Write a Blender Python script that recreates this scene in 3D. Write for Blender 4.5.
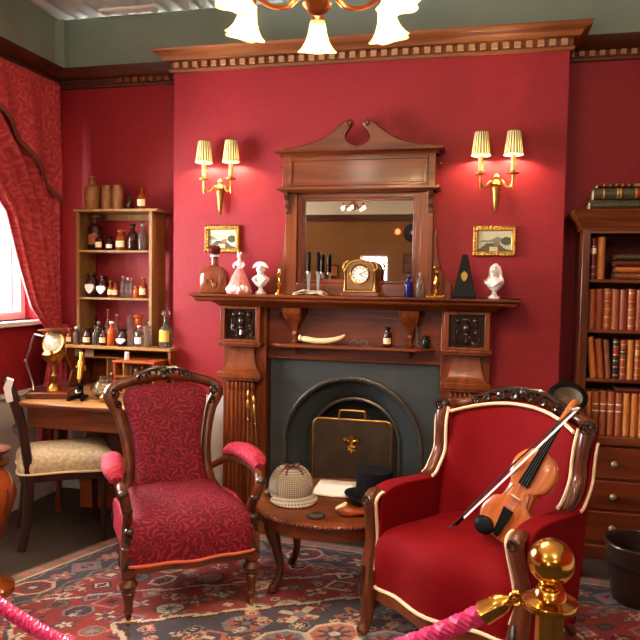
import bpy, bmesh, math, random
import numpy as np
from mathutils import Vector, Matrix
random.seed(7)
PI = math.pi
sin, cos = math.sin, math.cos
scene = bpy.context.scene
COL = scene.collection
for o in list(bpy.data.objects):
    bpy.data.objects.remove(o)

# ---------------------------------------------------------------- camera
def cam_matrix(yaw, pitch, roll, loc):
    f = Vector((-sin(yaw) * cos(pitch), cos(yaw) * cos(pitch), sin(pitch)))
    r = Vector((cos(yaw), sin(yaw), 0))
    u = r.cross(f)
    r2 = r * cos(roll) + u * sin(roll)
    u2 = u * cos(roll) - r * sin(roll)
    M = Matrix((r2, u2, -f)).transposed().to_4x4()
    M.translation = Vector(loc)
    return M
cam = bpy.data.cameras.new('camera')
cam.sensor_width = 36
cam.lens = 700 / 640 * 36
cam.clip_start = 0.05
camo = bpy.data.objects.new('camera', cam)
COL.objects.link(camo)
camo.matrix_world = cam_matrix(.2365, -.0568, .0156, (0, -4.0, 1.45))
scene.camera = camo

# ---------------------------------------------------------------- world, exposure
w = bpy.data.worlds.new('daylight')
scene.world = w
w.use_nodes = True
w.node_tree.nodes['Background'].inputs[0].default_value = (.93, .96, 1, 1)
w.node_tree.nodes['Background'].inputs[1].default_value = 22.0
vs = scene.view_settings
vs.view_transform = 'Standard'
vs.look = 'None'
vs.gamma = 1
vs.use_curve_mapping = False
vs.exposure = 0.95

def light(name, kind, loc, energy, color, size=.05, parent=None, rot=None, sy=None):
    l = bpy.data.lights.new(name, kind)
    l.energy = energy
    l.color = color
    if kind == 'POINT':
        l.shadow_soft_size = size
    if kind == 'AREA':
        l.size = size
        if sy:
            l.shape = 'RECTANGLE'
            l.size_y = sy
    o = bpy.data.objects.new(name, l)
    COL.objects.link(o)
    o.location = loc
    if rot:
        o.rotation_euler = rot
    if parent:
        o.parent = parent
    return o
WARM = (1, .74, .47)
# window openings: daylight enters through them (portals only guide sampling)
WIN = (-1.75, -.04, 1.17, 2.35)          # left window y0,y1,z0,z1
# plan positions of the added fill globes, unseen behind the camera
FILL_SPOTS = [(-1.5, -4.5), (.7, -4.5), (1.4, -7.4), (-4.2, -7.8)]

# ---------------------------------------------------------------- mesh helpers
class MB:
    def __init__(s):
        s.v = []; s.f = []; s.m = []; s.mi = 0
    def add(s, vs, fs, M=None):
        o = len(s.v)
        if M is not None:
            vs = [M @ Vector(p) for p in vs]
        s.v += [tuple(p) for p in vs]
        s.f += [tuple(i + o for i in f) for f in fs]
        s.m += [s.mi] * len(fs)
        return s
    def box(s, x0, x1, y0, y1, z0, z1, M=None):
        vs = [(x, y, z) for z in (z0, z1) for y in (y0, y1) for x in (x0, x1)]
        return s.add(vs, [(0, 2, 3, 1), (4, 5, 7, 6), (0, 1, 5, 4), (2, 6, 7, 3), (0, 4, 6, 2), (1, 3, 7, 5)], M)
    def rings(s, rs, cap0=True, cap1=True, M=None, closed=False):
        n = len(rs[0]); vs = [p for r in rs for p in r]; fs = []
        k = len(rs)
        for i in range(k if closed else k - 1):
            j2 = (i + 1) % k
            for j in range(n):
                fs.append((i * n + j, i * n + (j + 1) % n, j2 * n + (j + 1) % n, j2 * n + j))
        if not closed:
            if cap0: fs.append(tuple(range(n))[::-1])
            if cap1: fs.append(tuple((k - 1) * n + j for j in range(n)))
        return s.add(vs, fs, M)
    def lathe(s, prof, n=16, c=(0, 0, 0), M=None, cap=True, a0=0, a1=None, wob=None):
        rs = []
        if a1 is None:
            for (r, z) in prof:
                rs.append([(c[0] + r * (wob(2 * PI * i / n, z) if wob else 1) * cos(2 * PI * i / n), c[1] + r * (wob(2 * PI * i / n, z) if wob else 1) * sin(2 * PI * i / n), c[2] + z) for i in range(n)])
            return s.rings(rs, cap, cap, M)
        vs = [(c[0] + r * cos(a0 + (a1 - a0) * i / n), c[1] + r * sin(a0 + (a1 - a0) * i / n), c[2] + z) for (r, z) in prof for i in range(n + 1)]
        fs = [(i * (n + 1) + j, i * (n + 1) + j + 1, (i + 1) * (n + 1) + j + 1, (i + 1) * (n + 1) + j) for i in range(len(prof) - 1) for j in range(n)]
        return s.add(vs, fs, M)
    def tube(s, pts, r, n=8, closed=False, M=None, fx=1, fy=1, up=None):
        pts = [Vector(p) for p in pts]; k = len(pts)
        rr = r if isinstance(r, (list, tuple)) else [r] * k
        if len(rr) != k:
            rr = [np.interp(i / (k - 1) * (len(rr) - 1), range(len(rr)), rr) for i in range(k)]
        rs = []; nrm = None
        for i in range(k):
            if closed: t = pts[(i + 1) % k] - pts[i - 1]
            else: t = pts[min(i + 1, k - 1)] - pts[max(i - 1, 0)]
            t.normalize()
            if nrm is None:
                a = Vector(up) if up else (Vector((0, 0, 1)) if abs(t.z) < .9 else Vector((1, 0, 0)))
                nrm = (a - t * a.dot(t)).normalized()
            else:
                nrm = nrm - t * nrm.dot(t)
                nrm.normalize()
            b = t.cross(nrm)
            rs.append([tuple(pts[i] + nrm * (rr[i] * fx * cos(2 * PI * j / n)) + b * (rr[i] * fy * sin(2 * PI * j / n))) for j in range(n)])
        return s.rings(rs, True, True, M, closed)
    def prism(s, o, a, b, ax='y', M=None):
        n = len(o)
        def P(p, d):
            return (p[0], d, p[1]) if ax == 'y' else ((d, p[0], p[1]) if ax == 'x' else (p[0], p[1], d))
        vs = [P(p, a) for p in o] + [P(p, b) for p in o]
        fs = [tuple(range(n)), tuple(range(n, 2 * n))[::-1]] + [(i, i + n, (i + 1) % n + n, (i + 1) % n) for i in range(n)]
        return s.add(vs, fs, M)
    def sph(s, c, r, n=12, m=8, M=None):
        r = r if isinstance(r, (list, tuple)) else (r, r, r)
        rs = []
        for i in range(m + 1):
            a = -PI / 2 + PI * (i + (0.02 if i == 0 else -.02 if i == m else 0)) / m
            rs.append([(c[0] + r[0] * cos(a) * cos(2 * PI * j / n), c[1] + r[1] * cos(a) * sin(2 * PI * j / n), c[2] + r[2] * sin(a)) for j in range(n)])
        return s.rings(rs, True, True, M)
    def grid(s, fn, nu, nv, M=None):
        vs = [fn(i / nu, j / nv) for j in range(nv + 1) for i in range(nu + 1)]
        fs = [(j * (nu + 1) + i, j * (nu + 1) + i + 1, (j + 1) * (nu + 1) + i + 1, (j + 1) * (nu + 1) + i) for j in range(nv) for i in range(nu)]
        return s.add(vs, fs, M)
    def build(s, name, mat, parent=None, loc=None, rotz=None, bevel=0, sub=0, angle=40, remesh=0, thick=0, flat=False, rec=True, smoothit=0):
        me = bpy.data.meshes.new(name)
        me.from_pydata(s.v, [], s.f)
        for m in (mat if isinstance(mat, (list, tuple)) else [mat]):
            me.materials.append(m)
        if isinstance(mat, (list, tuple)):
            me.polygons.foreach_set('material_index', s.m)
        if rec:
            bm = bmesh.new(); bm.from_mesh(me)
            bmesh.ops.recalc_face_normals(bm, faces=bm.faces)
            bm.to_mesh(me); bm.free()
        if not flat:
            me.shade_smooth()
            if angle < 180 and not (sub or remesh):
                me.set_sharp_from_angle(angle=math.radians(angle))
        o = bpy.data.objects.new(name, me)
        COL.objects.link(o)
        if parent is not None: o.parent = parent
        if loc is not None: o.location = loc
        if rotz is not None: o.rotation_euler = (0, 0, rotz)
        if remesh:
            md = o.modifiers.new('remesh', 'REMESH'); md.mode = 'VOXEL'; md.voxel_size = remesh; md.use_smooth_shade = True
        if smoothit:
            md = o.modifiers.new('smooth', 'SMOOTH'); md.iterations = smoothit; md.factor = .5
        if thick:
            md = o.modifiers.new('solid', 'SOLIDIFY'); md.thickness = thick; md.offset = 0
        if sub:
            md = o.modifiers.new('sub', 'SUBSURF'); md.levels = sub; md.render_levels = sub
        if bevel:
            md = o.modifiers.new('bevel', 'BEVEL'); md.width = bevel; md.segments = 2; md.limit_method = 'ANGLE'; md.angle_limit = math.radians(50)
        return o

def cat(pts, n=6, closed=False):
    """Catmull-Rom through points"""
    P = [Vector(p) for p in pts]; out = []; k = len(P)
    for i in range(k if closed else k - 1):
        p0 = P[i - 1] if (closed or i > 0) else P[0] * 2 - P[1]
        p1 = P[i]; p2 = P[(i + 1) % k]
        p3 = P[(i + 2) % k] if (closed or i + 2 < k) else p2 * 2 - p1
        for j in range(n):
            t = j / n
            out.append(.5 * ((2 * p1) + (p2 - p0) * t + (2 * p0 - 5 * p1 + 4 * p2 - p3) * t * t + (3 * p1 - p0 - 3 * p2 + p3) * t ** 3))
    if not closed: out.append(P[-1])
    return out
def cat2(pts, n=6, closed=False):
    return [(p.x, p.y) for p in cat([(a, b, 0) for a, b in pts], n, closed)]
def spiral(cx, cz, r0, r1, a0, turns, n=24):
    return [(cx + (r0 + (r1 - r0) * i / n) * cos(a0 + 2 * PI * turns * i / n), cz + (r0 + (r1 - r0) * i / n) * sin(a0 + 2 * PI * turns * i / n)) for i in range(n + 1)]
def sweep(mb, path, prof):
    """sweep profile [(out,z)] along plan polyline with mitres; 'out' is to the right-hand side of travel"""
    P = [Vector((p[0], p[1])) for p in path]; k = len(P); rs = []
    for i in range(k):
        ds = []
        if i > 0: ds.append((P[i] - P[i - 1]).normalized())
        if i < k - 1: ds.append((P[i + 1] - P[i]).normalized())
        ns = [Vector((d.y, -d.x)) for d in ds]
        if len(ns) == 2:
            m = (ns[0] + ns[1]).normalized(); m = m / max(.2, m.dot(ns[0]))
        else: m = ns[0]
        rs.append([(P[i].x + m.x * o, P[i].y + m.y * o, z) for (o, z) in prof])
    mb.rings(rs, True, True)
    return mb

def tag(o, label, cat_, group=None):
    o['label'] = label; o['category'] = cat_
    if group: o['group'] = group
    return o
def thing(name, label, cat_, loc=(0, 0, 0), rotz=0, group=None):
    o = bpy.data.objects.new(name, None)
    o.empty_display_size = .05
    COL.objects.link(o)
    o.location = loc; o.rotation_euler = (0, 0, rotz)
    return tag(o, label, cat_, group)
def struct(o):
    o['kind'] = 'structure'
    return o
def copy_tree(o, parent=None):
    c = o.copy(); COL.objects.link(c); c.parent = parent
    for ch in o.children: copy_tree(ch, c)
    return c
def bx(name, mat, parent, x0, x1, y0, y1, z0, z1, bevel=.003):
    return MB().box(x0, x1, y0, y1, z0, z1).build(name, mat, parent, bevel=bevel)

# ---------------------------------------------------------------- materials
def newmat(name):
    m = bpy.data.materials.new(name); m.use_nodes = True
    nt = m.node_tree
    return m, nt, nt.nodes['Principled BSDF']
def srgb(r, g, b):
    f = lambda c: (c / 255 / 12.92) if c / 255 <= .04045 else ((c / 255 + .055) / 1.055) ** 2.4
    return (f(r), f(g), f(b), 1)
def node(nt, t, **kw):
    n = nt.nodes.new(t)
    for k, v in kw.items(): setattr(n, k, v)
    return n
def coords(nt, scale=(1, 1, 1), rot=(0, 0, 0)):
    tc = node(nt, 'ShaderNodeTexCoord'); mp = node(nt, 'ShaderNodeMapping')
    mp.inputs['Scale'].default_value = scale; mp.inputs['Rotation'].default_value = rot
    nt.links.new(tc.outputs['Object'], mp.inputs['Vector'])
    return mp.outputs['Vector']
def ramp(nt, fac, stops):
    r = node(nt, 'ShaderNodeValToRGB'); e = r.color_ramp.elements
    while len(e) < len(stops): e.new(.5)
    for i, (p, c) in enumerate(stops):
        e[i].position = p; e[i].color = c
    nt.links.new(fac, r.inputs['Fac'])
    return r.outputs['Color']
def plain(name, col, rough=.5, metal=0, noise=0, nscale=20, coat=0, sheen=0, trans=0, ior=1.45, spec=.5, bump=0):
    m, nt, p = newmat(name)
    p.inputs['Base Color'].default_value = col; p.inputs['Roughness'].default_value = rough
    p.inputs['Metallic'].default_value = metal; p.inputs['Coat Weight'].default_value = coat
    p.inputs['Coat Roughness'].default_value = .12
    p.inputs['Sheen Weight'].default_value = sheen; p.inputs['Sheen Tint'].default_value = col; p.inputs['Transmission Weight'].default_value = trans
    p.inputs['IOR'].default_value = ior; p.inputs['Specular IOR Level'].default_value = spec
    if noise or bump:
        n = node(nt, 'ShaderNodeTexNoise'); n.inputs['Scale'].default_value = nscale; n.inputs['Detail'].default_value = 4
        nt.links.new(coords(nt), n.inputs['Vector'])
        if noise:
            lo = tuple(c * (1 - noise) for c in col[:3]) + (1,); hi = tuple(min(1, c * (1 + noise)) for c in col[:3]) + (1,)
            nt.links.new(ramp(nt, n.outputs['Fac'], [(.3, lo), (.7, hi)]), p.inputs['Base Color'])
        if bump:
            b = node(nt, 'ShaderNodeBump'); b.inputs['Strength'].default_value = bump; b.inputs['Distance'].default_value = .01
            nt.links.new(n.outputs['Fac'], b.inputs['Height']); nt.links.new(b.outputs['Normal'], p.inputs['Normal'])
    return m
def wood(name, dark, lite, axis=2, scale=9, rough=.28, coat=.35):
    m, nt, p = newmat(name)
    sc = [scale * 3] * 3; sc[axis] = scale * .22
    n = node(nt, 'ShaderNodeTexNoise'); n.inputs['Scale'].default_value = 1; n.inputs['Detail'].default_value = 6; n.inputs['Distortion'].default_value = .6
    nt.links.new(coords(nt, sc), n.inputs['Vector'])
    nt.links.new(ramp(nt, n.outputs['Fac'], [(.28, dark), (.72, lite)]), p.inputs['Base Color'])
    p.inputs['Roughness'].default_value = rough + .06; p.inputs['Coat Weight'].default_value = coat * .5; p.inputs['Coat Roughness'].default_value = .12; p.inputs['Specular IOR Level'].default_value = .35
    return m
def scallop_fabric(name, base, line, scale=9, ring=5.0, rough=.75, sheen=.15, lo=.45, hi=.7, bump=.25, ax=(1, 0, 0), curl=22):
    """woven fabric with arcs like overlapping fern fronds (rings inside warped cells)"""
    m, nt, p = newmat(name)
    v = coords(nt)
    # flatten to a cloth plane: across = ax . p, along = y + z (or z)
    dt = node(nt, 'ShaderNodeVectorMath', operation='DOT_PRODUCT'); nt.links.new(v, dt.inputs[0]); dt.inputs[1].default_value = ax
    d2 = node(nt, 'ShaderNodeVectorMath', operation='DOT_PRODUCT'); nt.links.new(v, d2.inputs[0]); d2.inputs[1].default_value = (0, 1 - ax[1], 1)
    cb_ = node(nt, 'ShaderNodeCombineXYZ'); nt.links.new(dt.outputs['Value'], cb_.inputs[0]); nt.links.new(d2.outputs['Value'], cb_.inputs[1])
    vo = node(nt, 'ShaderNodeTexVoronoi'); vo.voronoi_dimensions = '2D'; vo.inputs['Scale'].default_value = scale; nt.links.new(cb_.outputs[0], vo.inputs['Vector'])
    sc = node(nt, 'ShaderNodeVectorMath', operation='SCALE'); nt.links.new(cb_.outputs[0], sc.inputs[0]); sc.inputs['Scale'].default_value = 1
    df = node(nt, 'ShaderNodeVectorMath', operation='SUBTRACT'); nt.links.new(sc.outputs[0], df.inputs[0]); nt.links.new(vo.outputs['Position'], df.inputs[1])
    sp = node(nt, 'ShaderNodeSeparateXYZ'); nt.links.new(df.outputs[0], sp.inputs[0])
    th = node(nt, 'ShaderNodeMath', operation='ARCTAN2'); nt.links.new(sp.outputs[1], th.inputs[0]); nt.links.new(sp.outputs[0], th.inputs[1])
    m1 = node(nt, 'ShaderNodeMath', operation='MULTIPLY'); nt.links.new(th.outputs[0], m1.inputs[0]); m1.inputs[1].default_value = round(ring)
    m2 = node(nt, 'ShaderNodeMath', operation='MULTIPLY_ADD'); nt.links.new(vo.outputs['Distance'], m2.inputs[0]); m2.inputs[1].default_value = curl * .45; nt.links.new(m1.outputs[0], m2.inputs[2])
    sn = node(nt, 'ShaderNodeMath', operation='SINE'); nt.links.new(m2.outputs[0], sn.inputs[0])
    n2 = node(nt, 'ShaderNodeTexNoise'); n2.inputs['Scale'].default_value = scale * 2.5; nt.links.new(v, n2.inputs['Vector'])
    ad = node(nt, 'ShaderNodeMath', operation='MULTIPLY_ADD'); nt.links.new(sn.outputs[0], ad.inputs[0]); ad.inputs[1].default_value = .28
    nt.links.new(n2.outputs['Fac'], ad.inputs[2])
    nt.links.new(ramp(nt, ad.outputs[0], [(lo, base), (hi, line)]), p.inputs['Base Color'])
    p.inputs['Specular IOR Level'].default_value = .3
    p.inputs['Roughness'].default_value = rough; p.inputs['Sheen Weight'].default_value = sheen; p.inputs['Sheen Roughness'].default_value = .4
    p.inputs['Sheen Tint'].default_value = line
    b = node(nt, 'ShaderNodeBump'); b.inputs['Strength'].default_value = bump; b.inputs['Distance'].default_value = .004
    nt.links.new(ad.outputs[0], b.inputs['Height']); nt.links.new(b.outputs['Normal'], p.inputs['Normal'])
    return m
def emit(name, col, strength):
    m, nt, p = newmat(name)
    p.inputs['Base Color'].default_value = col; p.inputs['Emission Color'].default_value = col; p.inputs['Emission Strength'].default_value = strength
    return m
def attr_mat(name, rough=.9, bump=0):
    m, nt, p = newmat(name)
    a = node(nt, 'ShaderNodeAttribute'); a.attribute_name = 'Col'
    nt.links.new(a.outputs['Color'], p.inputs['Base Color'])
    p.inputs['Roughness'].default_value = rough
    if bump:
        n = node(nt, 'ShaderNodeTexNoise'); n.inputs['Scale'].default_value = 300
        nt.links.new(coords(nt), n.inputs['Vector'])
        b = node(nt, 'ShaderNodeBump'); b.inputs['Strength'].default_value = bump; b.inputs['Distance'].default_value = .004
        nt.links.new(n.outputs['Fac'], b.inputs['Height']); nt.links.new(b.outputs['Normal'], p.inputs['Normal'])
    return m

M = {}
M['wall'] = scallop_fabric('crimson_damask_paper', srgb(146, 30, 38), srgb(151, 33, 41), 8, 5, rough=.55, sheen=0, lo=.3, hi=.85, bump=.02)
M['green'] = plain('green_frieze_paint', srgb(138, 156, 142), .55, noise=.08, nscale=3)
M['dado'] = plain('white_dado_paint', srgb(214, 208, 200), .5, noise=.05, nscale=4)
M['ceil'] = plain('white_corrugated_sheet', srgb(250, 242, 232), .7, noise=.04, nscale=5)
M['brownwall'] = plain('brown_rear_wall', srgb(142, 96, 52), .7, noise=.08, nscale=3)
M['floor'] = plain('dark_floor_cloth', srgb(62, 52, 42), .75, noise=.25, nscale=6)
M['white'] = plain('white_gloss_paint', srgb(228, 224, 216), .4, noise=.03)
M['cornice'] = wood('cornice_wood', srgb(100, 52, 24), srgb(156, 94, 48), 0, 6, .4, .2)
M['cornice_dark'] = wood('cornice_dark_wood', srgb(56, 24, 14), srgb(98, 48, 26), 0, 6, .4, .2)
M['dentil'] = wood('dentil_wood', srgb(150, 102, 66), srgb(196, 146, 104), 0, 12, .45, .1)
M['mahog'] = wood('mahogany', srgb(80, 30, 8), srgb(138, 66, 24), 2, 8)
M['mahogx'] = wood('mahogany_long_grain', srgb(76, 29, 8), srgb(132, 62, 24), 0, 8)
M['walnut'] = wood('dark_walnut', srgb(58, 24, 10), srgb(108, 52, 22), 2, 10, .22, .5)
M['walnutx'] = wood('dark_walnut_long_grain', srgb(70, 28, 10), srgb(126, 60, 26), 0, 10, .22, .5)
M['ebony'] = wood('ebonised_wood', srgb(34, 16, 12), srgb(60, 28, 20), 2, 10, .35, .15)
M['carved'] = plain('dark_carved_wood', srgb(44, 26, 16), .22, noise=.3, nscale=30, coat=.5)
M['oak'] = wood('pale_oak', srgb(150, 102, 50), srgb(190, 140, 78), 0, 8, .45, .1)
M['tan'] = wood('tan_shelf_wood', srgb(126, 90, 48), srgb(160, 120, 70), 2, 7, .5, .05)
M['orangewood'] = wood('orange_box_wood', srgb(150, 66, 24), srgb(184, 92, 40), 0, 8, .45, .1)
M['iron'] = plain('blackleaded_iron', srgb(66, 70, 70), .42, .3, noise=.18, nscale=6)
M['iron_dark'] = plain('sooty_iron', srgb(26, 26, 27), .6, .1, noise=.2)
M['bead_iron'] = plain('polished_iron_moulding', srgb(92, 84, 76), .32, .6, noise=.2, nscale=25)
M['brass'] = plain('polished_brass', srgb(214, 160, 74), .16, 1)
M['brass_dull'] = plain('aged_brass', srgb(176, 132, 66), .3, 1, noise=.15)
M['gold'] = plain('gilt', srgb(196, 150, 76), .35, .9, noise=.2, nscale=60)
M['copper'] = plain('copper_bronze', srgb(150, 86, 48), .3, .9, noise=.2)
M['steel'] = plain('grey_steel', srgb(160, 160, 158), .28, 1)
M['mirror'] = plain('mirror_silver', (.80, .76, .70, 1), .015, 1)
M['black'] = plain('black_lacquer', srgb(10, 10, 12), .45, spec=.12)
M['blackfelt'] = plain('black_silk_plush', srgb(12, 13, 16), .8, spec=.15)
M['leather_dark'] = plain('dark_leather', srgb(52, 32, 24), .4, noise=.3, nscale=14, coat=.2, bump=.3)
M['velvet'] = plain('red_velvet', srgb(112, 0, 7), .8, sheen=.18, noise=.08, nscale=8, spec=.15)
M['damask'] = scallop_fabric('crimson_fern_damask', srgb(96, 6, 22), srgb(140, 28, 48), 15, 6, lo=.52, hi=.74)
M['curtain'] = scallop_fabric('crimson_curtain_damask', srgb(180, 56, 62), srgb(206, 94, 96), 10, 5, lo=.4, hi=.9, bump=.08, ax=(0, 1, 0))
M['arm_pad'] = scallop_fabric('pink_crimson_damask', srgb(152, 22, 46), srgb(186, 56, 80), 15, 6, lo=.45, hi=.75)
M['piping'] = plain('cream_piping_cord', srgb(232, 204, 168), .7)
M['gimp'] = plain('orange_gimp_braid', srgb(206, 96, 62), .7, noise=.1, nscale=200)
M['cream'] = plain('cream_tapestry', srgb(196, 176, 138), .85, noise=.28, nscale=55)
M['plaster'] = plain('white_plaster', srgb(236, 228, 220), .5)
M['porcelain'] = plain('white_porcelain', srgb(240, 228, 224), .2, coat=.3)
M['pinkdress'] = plain('pink_glazed_gown', srgb(226, 138, 128), .3, noise=.25, nscale=30)
M['paper'] = plain('aged_paper', srgb(226, 206, 176), .85, noise=.06, nscale=20)
M['paperw'] = plain('white_paper', srgb(240, 236, 228), .8)
M['label'] = plain('cream_label_paper', srgb(222, 196, 150), .8, noise=.15, nscale=90)
M['labelw'] = plain('white_label_paper', srgb(236, 232, 228), .8, noise=.1, nscale=90)
M['bone'] = plain('pale_bone', srgb(226, 200, 150), .45, noise=.15, nscale=18)
M['amber'] = plain('amber_glass', srgb(186, 88, 30), .06, trans=.6, ior=1.45)
M['darkglass'] = plain('dark_brown_glass', srgb(66, 26, 14), .06, trans=.3, ior=1.45)
M['clear'] = plain('clear_glass', srgb(232, 234, 226), .03, trans=.95, ior=1.42)
M['blue'] = plain('cobalt_glass', srgb(20, 30, 130), .06, trans=.6, ior=1.45)
M['greenglass'] = plain('bottle_green_glass', srgb(14, 42, 26), .06, trans=.4, ior=1.45)
M['tanjar'] = plain('tan_stoneware', srgb(150, 104, 60), .4, noise=.25, nscale=30)
M['cork'] = plain('brown_cork', srgb(150, 100, 58), .8, noise=.2, nscale=90)
M['stoneware'] = plain('brown_glazed_stoneware', srgb(122, 60, 34), .2, noise=.2, nscale=18, coat=.4)
M['redglass'] = plain('dark_red_stopper', srgb(96, 26, 18), .12, trans=.3)
M['candle'] = plain('cream_candle_tube', srgb(240, 206, 130), .5)
M['rope'] = plain('pink_satin_rope', srgb(206, 40, 104), .35, sheen=.4, noise=.15, nscale=60)
M['tartan_ribbon'] = plain('brown_ribbon', srgb(90, 44, 28), .5)
M['pages'] = plain('book_pages', srgb(206, 186, 148), .85, noise=.1, nscale=120)
M['gilt_line'] = plain('gilt_spine_lettering', srgb(214, 170, 92), .35, .6)
M['skinlabel'] = plain('red_spine_label', srgb(150, 34, 24), .5)
M['ink'] = plain('dark_print', srgb(40, 34, 30), .6)
# ================================================================ the room
ZC = 3.15; ZR = 2.695; ZD = .735
XL, XR, YA = -1.9, .38, .22            # chimney breast sides, alcove back
XW, XE = -2.83, 2.3                    # left and right walls
YB, YM = -9.0, -4.6                    # rear wall; where the visitors' hall gets wider
XH0, XH1 = -5.2, 3.6

fl = struct(bx('floor', M['floor'], None, XH0, XH1, YB, .5, -.1, 0, 0))
def wall3(name, x0, x1, y0, y1, zt=ZC):
    o = struct(bx(name, M['wall'], None, x0, x1, y0, y1, ZD, ZR, 0))
    bx('frieze', M['green'], o, x0, x1, y0, y1, ZR, zt, 0)
    bx('dado', M['dado'], o, x0, x1, y0, y1, 0, ZD, 0)
    return o
wall3('wall_back', XW - .2, XE + .2, YA, YA + .2)
# left wall pieces around the window opening
wy0, wy1, wz0, wz1 = WIN
wl = wall3('wall_left', XW - .2, XW, wy1, YA)
bx('wall_panel', M['wall'], wl, XW - .2, XW, wy0, wy1, ZD, wz0, 0)
bx('wall_panel', M['wall'], wl, XW - .2, XW, wy0, wy1, wz1, ZR, 0)
bx('dado', M['dado'], wl, XW - .2, XW, YM, wy1, 0, ZD, 0)
bx('frieze', M['green'], wl, XW - .2, XW, YM, wy1, ZR, ZC, 0)
bx('wall_panel', M['wall'], wl, XW - .2, XW, YM, wy0, ZD, ZR, 0)
struct(bx('wall_hall_left_return', M['brownwall'], None, XH0, XW - .2, YM, YM + .2, 0, ZC, 0))
struct(bx('wall_hall_left', M['brownwall'], None, XH0 - .2, XH0, YB - .2, YM + .2, 0, ZC, 0))
wall3('wall_right', XE, XE + .2, YM, YA)
struct(bx('wall_hall_right_return', M['brownwall'], None, XE + .2, XH1, YM, YM + .2, 0, ZC, 0))
struct(bx('wall_hall_right', M['brownwall'], None, XH1, XH1 + .2, YB - .2, YM + .2, 0, ZC, 0))
# rear wall with its window (seen in the mirror): brown paper, white above the rail
RW = (-2.36, -1.85, 1.30, 1.92)
wr = struct(bx('wall_rear', M['brownwall'], None, XH0, RW[0], YB - .2, YB, 0, 2.63, 0))
bx('wall_panel', M['brownwall'], wr, RW[1], XH1, YB - .2, YB, 0, 2.63, 0)
bx('wall_panel', M['brownwall'], wr, RW[0], RW[1], YB - .2, YB, 0, RW[2], 0)
bx('wall_panel', M['brownwall'], wr, RW[0], RW[1], YB - .2, YB, RW[3], 2.63, 0)
bx('white_band', M['white'], wr, XH0, XH1, YB - .2, YB, 2.63, ZC, 0)
t = struct(bx('trim_rear', M['cornice_dark'], None, XH0, XH1, YB, YB + .05, 2.56, 2.68))

# corrugated ceiling, ribs running front to back
def corr(u, v):
    x = XH0 - .2 + (XH1 - XH0 + .4) * u
    ph = (x / .11) % 1
    z = .013 * cos(2 * PI * ph)
    return (x, YB - .2 + (.6 - YB) * v, ZC + .01 + z)
g = MB().grid(corr, 88 * 8, 1)
struct(g.build('ceiling', M['ceil'], None, thick=.004, rec=False, angle=60))
struct(bx('trim_ceiling_strip', M['ceil'], None, -2.45, -2.07, .06, .12, ZC - .03, ZC - .012))
struct(bx('trim_corner_post', M['green'], None, XW, XW + .07, YA - .06, YA, 2.8, ZC - .02))

# chimney breast: built around the fireplace opening
cb = struct(bx('wall_chimney_breast', M['wall'], None, XL, XR, 0, YA, 1.0, 2.80, 0))
bx('wall_panel', M['wall'], cb, XL, -1.27, 0, YA, ZD, 1.0, 0)
bx('wall_panel', M['wall'], cb, -.265, XR, 0, YA, ZD, 1.0, 0)
bx('dado', M['dado'], cb, XL, -1.27, 0, YA, 0, ZD, 0)
bx('dado', M['dado'], cb, -.265, XR, 0, YA, 0, ZD, 0)
# dado rail on the left wall
struct(bx('trim_dado_rail', M['white'], None, XW, XW + .025, YM, YA, ZD - .03, ZD, .004))
b = MB(); sweep(b, [(XW, YM), (XW, YA), (XL, YA)], [(0, 0), (.018, 0), (.018, .12), (.01, .14), (0, .14)])
struct(b.build('baseboard_left', M['white']))

# cornices with dentils
def cornice(name, path, prof, mat, dz, dout, dsize, segs, dmat):
    m = MB(); sweep(m, path, prof)
    o = struct(m.build(name, mat, None, bevel=.002))
    me = None
    for (p, q) in segs:
        p = Vector(p); q = Vector(q); L = (q - p).length; d = (q - p).normalized(); n = Vector((d.y, -d.x))
        k = int(L / (dsize * 1.75)); ang = math.atan2(d.y, d.x)
        for i in range(k):
            c = p + d * (L * (i + .5) / k) + n * dout
            if me is None:
                a = MB().box(-dsize / 2, dsize / 2, -.02, .02, 0, dsize).build('dentil', dmat, o, bevel=.002); me = a
            else:
                a = me.copy(); COL.objects.link(a); a.parent = o
            a.location = (c.x, c.y, dz); a.rotation_euler = (0, 0, ang)
    return o
pa = [(0, ZR - .005), (.018, ZR - .005), (.022, ZR + .012), (.014, ZR + .016), (.014, ZR + .05), (.034, ZR + .055), (.05, ZR + .075), (.075, ZR + .1), (.08, ZR + .118), (0, ZR + .118)]
pb = [(0, ZR - .005), (.02, ZR - .005), (.026, ZR + .012), (.016, ZR + .016), (.016, ZR + .055), (.05, ZR + .058), (.056, ZR + .07), (.066, ZR + .082), (.1, ZR + .104), (.105, ZR + .119), (0, ZR + .119)]
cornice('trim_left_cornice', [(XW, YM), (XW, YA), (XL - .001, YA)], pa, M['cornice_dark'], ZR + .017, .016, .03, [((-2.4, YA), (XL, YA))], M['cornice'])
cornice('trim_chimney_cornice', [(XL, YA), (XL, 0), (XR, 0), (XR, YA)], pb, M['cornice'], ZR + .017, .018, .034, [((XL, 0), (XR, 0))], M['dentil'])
cornice('trim_right_cornice', [(XR, YA), (XE, YA), (XE, YM)], pa, M['cornice_dark'], ZR + .017, .016, .03, [((XR, YA), (1.3, YA))], M['dentil'])

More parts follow.
